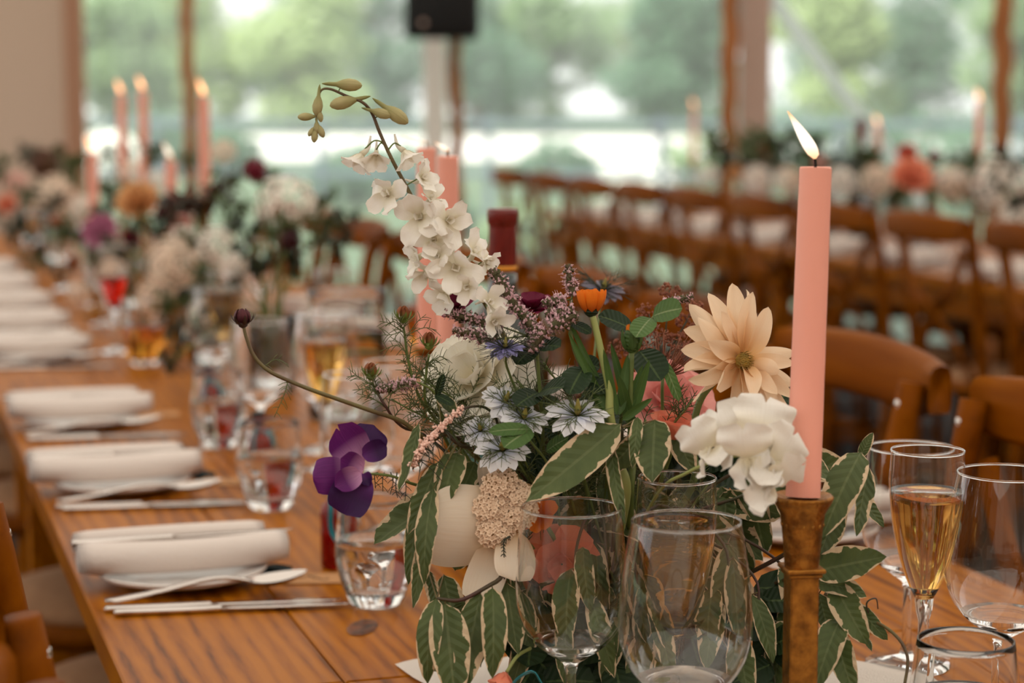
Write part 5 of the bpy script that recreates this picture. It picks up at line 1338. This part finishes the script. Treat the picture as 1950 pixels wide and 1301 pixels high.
dogwood('variegated leaf sprig spreading over the table behind the brass candlestick', [(1450, 1120, 1.6), (1540, 1095, 1.55), (1590, 1110, 1.54)],
        [((1548, 1088, 1.535), (1680, 1062, 1.51), 82), ((1555, 1110, 1.545), (1650, 1135, 1.53), 50), ((1590, 1115, 1.54), (1650, 1225, 1.515), 70), ((1600, 1180, 1.53), (1548, 1320, 1.50), 70), ((1590, 1200, 1.53), (1625, 1320, 1.50), 62), ((1630, 1150, 1.54), (1690, 1220, 1.53), 38), ((1560, 1130, 1.55), (1580, 1210, 1.54), 50), ((1640, 1210, 1.54), (1660, 1240, 1.53), 20)], 5)
tw = Plant('vine_tendril', 'bare curling tendril reaching down beside the filled flute', 'foliage', None, at(1570, 1130, 1.55))
tw.stem([(1570, 1130, 1.55), (1640, 1170, 1.54), (1700, 1205, 1.52), (1728, 1250, 1.51), (1722, 1310, 1.50)], .0014, .0012, M_STEM_O, root=False)
tw.mb(MB().add(tube(smooth_line([at(1660, 1185, 1.535), at(1650, 1150, 1.53), at(1668, 1140, 1.53), at(1672, 1160, 1.53)], 5), [.0008, .0005], 5)), 'curl', M_STEM_D)
rr = random.Random(21)
for s_ in range(17):
    # shaded sprigs filling the body of the bouquet
    u = s_ / 16; ex = 870 + 640 * u + rr.uniform(-20, 20); ey = rr.uniform(900, 1230) if s_ % 2 else rr.uniform(800, 1000)
    if 1050 < ex < 1400 and s_ % 2: ey = rr.uniform(1040, 1280)
    d = rr.uniform(1.6, 1.68) if s_ % 3 or 1100 < ex < 1450 else rr.uniform(1.53, 1.58)
    pl = Plant('dogwood_sprig', 'shaded variegated dogwood sprig inside the body of the bouquet', 'foliage', 'shaded dogwood sprigs in the bouquet')
    E = at(ex, ey, d); mid = pl.b.lerp(E, .55) + V(0, .03, 0)
    L = smooth_line([pl.b, mid, E], 7); pl.mb(MB().add(tube(L, [.002, .0012], 6)), 'stem', M_STEM_D)
    for k in range(11):
        q = L[int(rr.uniform(.35, 1) * (len(L) - 1))] + V(rr.uniform(-.012, .012), rr.uniform(-.01, .01), rr.uniform(-.01, .01))
        dv = V((ex - 1150) / 700 + rr.uniform(-.7, .7), -.75 + rr.uniform(-.5, .7), rr.uniform(-.3, .5))
        pl.me('leaf', DOGV[rr.randrange(6)], frame(q, dv, V(rr.uniform(-.6, .6), .4, 1), rr.uniform(.62, 1.05)))
for s_ in range(9):
    ex = 850 + 75 * s_; ey = 840 + 60 * math.sin(s_ * 2.1); d = 1.66
    pl = Plant('mint_sprig', 'dark leafy mint sprig filling the back of the bouquet', 'herb', 'dark mint sprigs at the back of the bouquet')
    E = at(ex, ey, d); L = smooth_line([pl.b, pl.b.lerp(E, .5) + V(0, .02, 0), E], 7); pl.mb(MB().add(tube(L, [.002, .001], 6)), 'stem', M_STEM)
    for k in range(14):
        q = L[int((.25 + .75 * k / 13) * (len(L) - 1))]
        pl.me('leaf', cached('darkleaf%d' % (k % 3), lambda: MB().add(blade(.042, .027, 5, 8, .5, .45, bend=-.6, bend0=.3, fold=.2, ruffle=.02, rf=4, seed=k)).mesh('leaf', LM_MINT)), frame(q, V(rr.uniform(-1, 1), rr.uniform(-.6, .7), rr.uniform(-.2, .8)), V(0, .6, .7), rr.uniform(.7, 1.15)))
# small bud and ribbon low in the bouquet
lb = Plant('rose_bud', 'small orange rose bud low under the hanging leaves', 'flower', None, at(1010, 1235, 1.53))
lb.stem([(1010, 1235, 1.53), (985, 1250, 1.51), (965, 1280, 1.5)], .0014, .0014, M_STEM_P, root=False)
rose(lb, at(962, 1280, 1.5), V(-.3, -1, .3), .013, PM_CORAL, 2, 4, 3, .2)
rbp = on_z(1005, 1301, TT)
tag(MB().add(strip(smooth_line([at(968, 1312, 1.5), at(990, 1290, 1.495), at(1015, 1280, 1.49), at(1030, 1300, 1.49)], 5), V(0, .3, 1), .012, .0006)).build('ribbon_end', M_TEAL, None, False), 'end of a teal satin ribbon under the bouquet', 'ribbon')

def thread_sprig(label, pts, n, seed, spread=.03, mat=None):
    pl = Plant('nigella_foliage', label, 'foliage', 'feathery nigella foliage'); L = pl.stem(pts, .0012, .0007, M_STEM); m = MB(); rr = random.Random(seed)
    for k in range(n):
        q = L[int(rr.uniform(.35, 1) * (len(L) - 1))]; thread_leaf(m, q, q + V(rr.uniform(-1, 1) * spread, rr.uniform(-.4, 1) * spread, rr.uniform(-.3, .6) * spread), rr, 8, .010)
    pl.mb(m, 'thread_leaves', mat or M_THREAD, True)
for i, (x, y, m_) in enumerate([(900, 800, M_THREAD), (985, 725, M_THREAD), (1060, 770, M_THREAD), (880, 850, M_THREAD), (1035, 690, M_THREAD), (1150, 830, M_THREAD), (1090, 850, M_THREAD), (850, 790, M_THREAD), (1230, 800, M_THREAD), (985, 880, M_THREAD), (1350, 920, M_THREAD), (800, 720, M_THREAD), (745, 760, M_THREAD), (1320, 760, M_THREAD)]):
    thread_sprig('feathery thread leaved sprig tucked between the bouquet flowers', [((x + 1150) / 2, y + 130, 1.6), (x, y, 1.56)], 22, 200 + i, .03, m_)

rr = random.Random(31)
for s_ in range(10):
    x = 985 + s_ * 56; y = 1060 + 40 * math.sin(s_ * 1.7); d = 1.575 + .02 * math.sin(s_ * 2.3)
    lv = []
    for k in range(4):
        bx = x + rr.uniform(-30, 30); by = y + k * 38 + rr.uniform(-12, 12); lv.append(((bx, by, d - .004 * k), (bx + rr.uniform(-45, 45), by + rr.uniform(110, 160), d - .02 - .005 * k), rr.uniform(44, 68)))
    dogwood(ORD[s_] + ' dogwood sprig from the ivory rose, hanging over the hidden bowl', [((x + 1150) / 2, y - 60, 1.6), (x, y, d), (x + 6, y + 110, d - .01)], lv, 60 + s_, .0016)
for k in range(4):
    x = 985 + 150 * k
    pl = Plant('leafy_stem', ORD[k] + ' dark leafy stem from the ivory rose, trailing on the runner', 'foliage', 'dark trailing stems', at(x, 1120, 1.59))
    L = pl.stem([(x, 1120, 1.59), (x + 25, 1200, 1.57), (x + 40, 1300, 1.55)], .0014, .001, M_STEM_D, root=False)
    for j in range(12):
        q = L[int(j / 11 * (len(L) - 1))]; pl.me('leaf', cached('darkleaf%d' % (j % 3), lambda: None), frame(q, V(rr.uniform(-1, 1), rr.uniform(-1, .2), rr.uniform(.0, .6)), V(0, .5, .8), rr.uniform(.8, 1.2)))
# ------------------------------------------------------------------ the further arrangements: vases, blooms and leaf sprays
def fmat(name, a, b): return petal_mat(name, a, b, b, transl=.25)
FM = dict(white=fmat('far_white_petal', C(232, 222, 206), C(244, 236, 226)), cream=fmat('far_cream_petal', C(232, 208, 184), C(240, 220, 200)), burg=fmat('far_burgundy_petal', C(84, 20, 30), C(112, 26, 44)),
          dark=fmat('far_dark_petal', C(40, 16, 18), C(58, 22, 26)), peach=fmat('far_peach_petal', C(216, 150, 92), C(224, 172, 118)), plum=fmat('far_plum_petal', C(92, 34, 60), C(156, 84, 112)),
          pink=fmat('far_pink_petal', C(226, 160, 150), C(232, 180, 170)), coral=fmat('far_coral_petal', C(226, 120, 92), C(238, 156, 124)), red=fmat('far_red_petal', C(190, 62, 48), C(206, 80, 60)), rust=fmat('far_rust_petal', C(140, 78, 40), C(176, 100, 52)), brown=fmat('far_brown_petal', C(70, 46, 34), C(96, 64, 48)))
LG = leaf_mat('far_green_leaf', C(92, 108, 62), C(70, 86, 50), transl=.3)
LG2 = leaf_mat('far_deep_leaf', C(50, 60, 38), C(34, 44, 28), transl=.15)
LB = leaf_mat('far_bronze_leaf', C(72, 44, 30), C(52, 32, 24), transl=.2)
def bloom_mesh(kind, mat):
    m = MB(); rr = random.Random(hash(kind) % 97 if False else len(kind) * 7)
    if kind == 'pom':
        for l, (n, el, L) in enumerate([(14, 5, 1.0), (13, 28, .9), (11, 48, .75), (8, 66, .6), (5, 82, .5)]):
            for k in range(n): m.add(blade(L, .42, 2, 4, .5, .4, bend=.5, bend0=-.1, cup=.5), ring_petal(k * 6.283 / n + l * .3, .06, R(el + rr.uniform(-6, 6))))
    elif kind == 'disc':
        for l, (n, el, L) in enumerate([(12, 4, 1.0), (10, 18, .85)]):
            for k in range(n): m.add(blade(L, .4, 2, 4, .5, .35, bend=-.3, cup=.3), ring_petal(k * 6.283 / n + l * .3, .1, R(el)))
        m.add(lathe([(.3, .05), (.26, .2), (.1, .28), (0, .29)], 10))
    elif kind == 'ball':
        for k in range(90):
            a = k * 2.4; z = 1 - 2 * (k + .5) / 90; r = math.sqrt(1 - z * z); n = Vector((r * math.cos(a), r * math.sin(a), z))
            m.add(blade(.32, .2, 2, 2, .4, .5, cup=.4), frame(n * .72, n, (0, 0, 1)))
        m.add(lathe([(.0, -.75), (.6, -.5), (.75, 0), (.6, .5), (0, .75)], 10))
    elif kind == 'hyd':
        for k in range(60):
            a = k * 2.4; z = 1 - 1.45 * (k + .5) / 60; r = math.sqrt(max(0, 1 - z * z)); n = Vector((r * math.cos(a), r * math.sin(a), z)); F = frame_z(n * rr.uniform(.82, 1.02), n + Vector((rr.uniform(-.3, .3), rr.uniform(-.3, .3), 0)))
            for q in range(4): m.add(blade(.2, .19, 2, 2, .3, .2, cup=.15), F @ ring_petal(q * 1.57, .01, R(12)))
    return m.mesh('bloom', mat)
def spray_mesh(seed, mat):
    rr = random.Random(seed); m = MB()
    for b_ in range(6):
        d = Vector((rr.gauss(0, .6), rr.gauss(0, .6), rr.uniform(.2, 1))).normalized(); P = smooth_line([Vector((0, 0, -.6)), d * .3, d * rr.uniform(.8, 1.1)], 4)
        m.add(tube(P, [.03, .012], 4))
        for k in range(9):
            q = P[int(rr.uniform(.3, 1) * (len(P) - 1))]; e = (d * .5 + Vector((rr.gauss(0, .7), rr.gauss(0, .7), rr.gauss(0, .6)))).normalized()
            m.add(blade(.42 * rr.uniform(.7, 1.2), .2, 2, 4, .5, .6, bend=-.6, fold=.2), frame(q, e, (0, 0, 1)))
    return m.mesh('leaves', mat)
VASES = []
def glass_vase(px, d, label, r=.042, h=.13):
    x, y = xy_at(px, d); t = thing('glass_vase', label, 'vase', (x, y, TT), 0, 'glass vases of the further arrangements')
    MB().add(lathe([(0, 0), (r, 0), (r, h), (r - .001, h + .001), (r - .0022, h), (r - .0022, .008), (0, .008)], 28)).build('glass', M_GLASS, t)
    MB().add(lathe([(0, .0085), (r - .0024, .0085), (r - .0024, h * .6), (0, h * .6)], 28)).build('water', M_WATER, t)
    VASES.append(Vector((x, y, TT + .03)))
for i, (px, d) in enumerate([(515, 3.42), (400, 3.75), (345, 4.1), (255, 4.75), (190, 5.3), (105, 6.1), (60, 6.9)]): glass_vase(px, d, ORD[i] + ' clear cylinder vase from the arching dark bud, under the far flowers')
for i in range(6):
    y = 4.5 + i * .72; t = Vector((3.18, y, TT)); th_ = thing('glass_vase', ORD[5 - i] + ' clear cylinder vase from the window end of the second table', 'vase', t, 0, 'glass vases on the second table')
    MB().add(lathe([(0, 0), (.045, 0), (.045, .13), (.0428, .13), (.0428, .008), (0, .008)], 20)).build('glass', M_GLASS, th_); VASES.append(t + Vector((0, 0, .03)))
nfl = [0]
def far_flower(P, kind, mk, R_, label, group, face=None, name='garden_flower'):
    b = min(VASES, key=lambda v: (Vector((v.x, v.y)) - Vector((P.x, P.y))).length); rr = random.Random(nfl[0]); nfl[0] += 1
    b = b + Vector((rr.uniform(-.02, .02), rr.uniform(-.02, .02), 0))
    t = thing(name, label, 'flower' if kind != 'spray' else 'foliage', b, 0, group)
    q = P - b
    MB().add(tube(smooth_line([(0, 0, 0), (q.x * .25, q.y * .25, max(.1, q.z * .6)), q], 4), [.0025, .0016], 6)).build('stem', M_STEM, t)
    f = face if face is not None else V(rr.uniform(-.4, .4), .45 + rr.uniform(-.2, .3), .8)
    if kind == 'spray': put('leaves', cached('spray%s%d' % (mk.name, nfl[0] % 3), lambda: spray_mesh(nfl[0] % 3, mk)), t, None, Matrix.Translation(q) @ Matrix.Rotation(rr.uniform(0, 6), 4, 'Z') @ Matrix.Rotation(rr.uniform(-.5, .5), 4, 'X') @ Matrix.Scale(R_, 4))['kind'] = 'stuff'
    else: put('bloom', cached('bl_%s_%s' % (kind, mk), lambda: bloom_mesh(kind, FM[mk])), t, None, frame_z(q, f, R_))
GA = 'flowers of the further arrangements on the long table'
KN = dict(pom='double dahlia', disc='open dahlia', ball='round scabious head', hyd='hydrangea cluster')
CN = dict(white='white', cream='cream', burg='burgundy', dark='almost black', peach='peach', plum='plum pink', pink='pale pink', coral='coral', red='red', rust='rust orange', brown='brown')
A2 = [(485, 325, 3.3, 'ball', 'burg', 26, 'standing tallest in the second arrangement'), (553, 457, 3.25, 'ball', 'dark', 24, 'in front of the white hydrangea'), (545, 392, 3.55, 'hyd', 'white', 60, 'beside the tall burgundy scabious'),
      (265, 388, 4.3, 'pom', 'peach', 50, 'left of the short candle'), (190, 440, 4.2, 'disc', 'plum', 40, 'below the low candle by the wall'), (250, 456, 4.0, 'pom', 'burg', 22, 'below the peach dahlia'), (312, 408, 3.9, 'pom', 'burg', 20, 'at the foot of the short candle'), (345, 428, 3.8, 'pom', 'pink', 24, 'under the bronze leaves'),
      (333, 505, 3.65, 'hyd', 'cream', 58, 'hanging over the vase below the bronze leaves'), (296, 565, 3.65, 'hyd', 'cream', 40, 'lowest beside the amber tumbler'), (352, 462, 3.7, 'hyd', 'white', 34, 'under the pale pink dahlia'), (412, 470, 3.5, 'hyd', 'white', 40, 'over the green leaves of the second arrangement'), (446, 506, 3.45, 'hyd', 'white', 28, 'low in the second arrangement'), (392, 600, 3.5, 'hyd', 'white', 36, 'spilling down to the table near the third tumbler'),
      (108, 425, 5.2, 'pom', 'rust', 18, 'among the far leaves by the wall'), (85, 312, 6.0, 'ball', 'brown', 32, 'tall against the beige wall'), (112, 286, 6.0, 'ball', 'brown', 16, 'small and highest against the beige wall'), (108, 370, 5.9, 'hyd', 'cream', 40, 'in front of the beige wall'), (14, 392, 6.6, 'pom', 'coral', 26, 'at the far end of the long table'), (160, 398, 5.2, 'hyd', 'white', 28, 'below the low candle'),
      (252, 330, 5.0, 'hyd', 'cream', 26, 'between the two far candles'), (300, 345, 4.6, 'hyd', 'white', 22, 'behind the short candle'), (215, 520, 4.4, 'hyd', 'cream', 30, 'above the red flute'), (150, 560, 4.8, 'hyd', 'cream', 24, 'beside the far napkins'), (425, 290, 4.2, 'hyd', 'cream', 26, 'behind the tall burgundy scabious'), (140, 500, 4.8, 'pom', 'rust', 16, 'above the far napkins'), (30, 350, 6.5, 'hyd', 'pink', 24, 'far back by the beige wall'), (600, 395, 3.9, 'hyd', 'cream', 24, 'behind the white hydrangea')]
for (px, py, d, k, mk, r, tail) in A2:
    far_flower(at(px, py, d), k, mk, r / F_PX * d * .95, CN[mk] + ' ' + KN[k] + ' ' + tail.replace('left of', 'beside'), GA)
SP = [(380, 388, 3.85, LB, 60), (345, 410, 3.85, LB, 42), (425, 375, 3.9, LB, 42), (520, 440, 3.4, LG, 40), (450, 415, 3.6, LG, 44), (390, 530, 3.5, LG, 50), (490, 500, 3.4, LG2, 50), (605, 440, 3.6, LG, 46), (660, 425, 3.8, LG2, 40), (610, 380, 3.7, LG, 34), (345, 640, 3.4, LG2, 44), (320, 690, 3.3, LG2, 34), (230, 470, 4.1, LG2, 40), (140, 325, 5.6, LG, 44), (60, 300, 6.2, LG2, 36), (210, 360, 5.0, LG, 40), (230, 300, 5.3, LG2, 40), (180, 480, 4.6, LG, 40),
      (50, 370, 6.2, LG, 40), (25, 440, 6.0, LG2, 44), (80, 455, 5.6, LG2, 44), (130, 440, 5.2, LG, 36), (290, 300, 4.9, LG, 30), (355, 310, 4.6, LG, 28), (350, 560, 3.7, LG2, 40), (560, 500, 3.5, LG2, 44), (260, 620, 3.9, LG2, 24), (440, 340, 4.0, LG, 34), (0, 330, 6.6, LG, 36), (120, 520, 5.2, LG2, 30), (300, 440, 3.85, LG2, 44), (330, 400, 3.75, LB, 40), (470, 440, 3.5, LG2, 40), (560, 430, 3.45, LG, 34), (440, 560, 3.45, LG2, 40), (200, 410, 4.5, LG2, 44), (160, 450, 4.8, LG2, 40), (100, 400, 5.7, LG2, 40), (250, 420, 4.3, LG, 40), (370, 460, 3.65, LG, 36), (420, 610, 3.4, LG2, 40), (60, 500, 5.6, LG, 34), (320, 580, 3.6, LG, 34), (520, 350, 3.9, LG, 30), (640, 470, 3.5, LG2, 36)]
cnt = {}
for (px, py, d, mk, r) in SP:
    nm = {'far_green_leaf': 'fresh green', 'far_deep_leaf': 'deep green', 'far_bronze_leaf': 'dark bronze'}[mk.name]; cnt[nm] = cnt.get(nm, 0) + 1; side = 'bronze' if mk is LB else ''
    far_flower(at(px, py, d), 'spray', mk, 1.3 * r / F_PX * d, nm + ' leaf spray between the far flowers of the long table', nm + ' leaf sprays on the long table', name='leaf_spray')
G2F = 'flowers on the second table'
T2 = [(1735, 340, 5.9, 'pom', 'coral', 48, 'largest on the second table'), (1728, 295, 6.1, 'pom', 'red', 24, 'above the coral dahlia'), (1640, 236, 7.0, 'ball', 'dark', 13, 'beside the dark bottle'), (1905, 350, 5.6, 'hyd', 'white', 56, 'beside the tall far candle'), (1940, 420, 5.4, 'hyd', 'white', 44, 'low beside the tall far candle'), (1815, 350, 5.9, 'hyd', 'cream', 38, 'between coral dahlia and tall candle'), (1600, 350, 6.6, 'hyd', 'white', 34, 'before the dark bottle'), (1670, 345, 6.4, 'hyd', 'cream', 34, 'between bottle and coral dahlia'), (1465, 285, 7.8, 'pom', 'coral', 20, 'beside the pinkish sleeve'),
      (1500, 345, 7.2, 'hyd', 'cream', 30, 'behind the near candle'), (1440, 340, 7.5, 'hyd', 'white', 28, 'in front of the pinkish sleeve'), (1400, 330, 7.8, 'pom', 'peach', 18, 'beside the timber pole'), (1350, 335, 8.2, 'hyd', 'white', 22, 'near the window end'), (1780, 300, 6.2, 'ball', 'burg', 16, 'beside the red dahlia'), (1905, 290, 5.9, 'ball', 'dark', 18, 'in front of the timber pole'), (1560, 310, 6.9, 'pom', 'pink', 16, 'beside the near candle')]
for (px, py, d, k, mk, r, tail) in T2: far_flower(at(px, py, d), k, mk, r / F_PX * d * .95, CN[mk] + ' ' + KN[k] + ' ' + tail, G2F)
rr = random.Random(77)
for i in range(30):
    px = 1365 + i * 20; d = 8.3 - 2.8 * i / 29 + rr.uniform(-.2, .2); mk = LG if i % 3 == 0 else LG2
    nm = 'fresh green' if mk is LG else 'deep green'
    far_flower(at(px + rr.uniform(-15, 15), 300 + 45 * i / 29 + rr.uniform(-35, 45), d), 'spray', mk, rr.uniform(40, 62) / F_PX * d, nm + ' leaf spray among the flowers of the second table', nm + ' leaf sprays on the second table', name='leaf_spray')
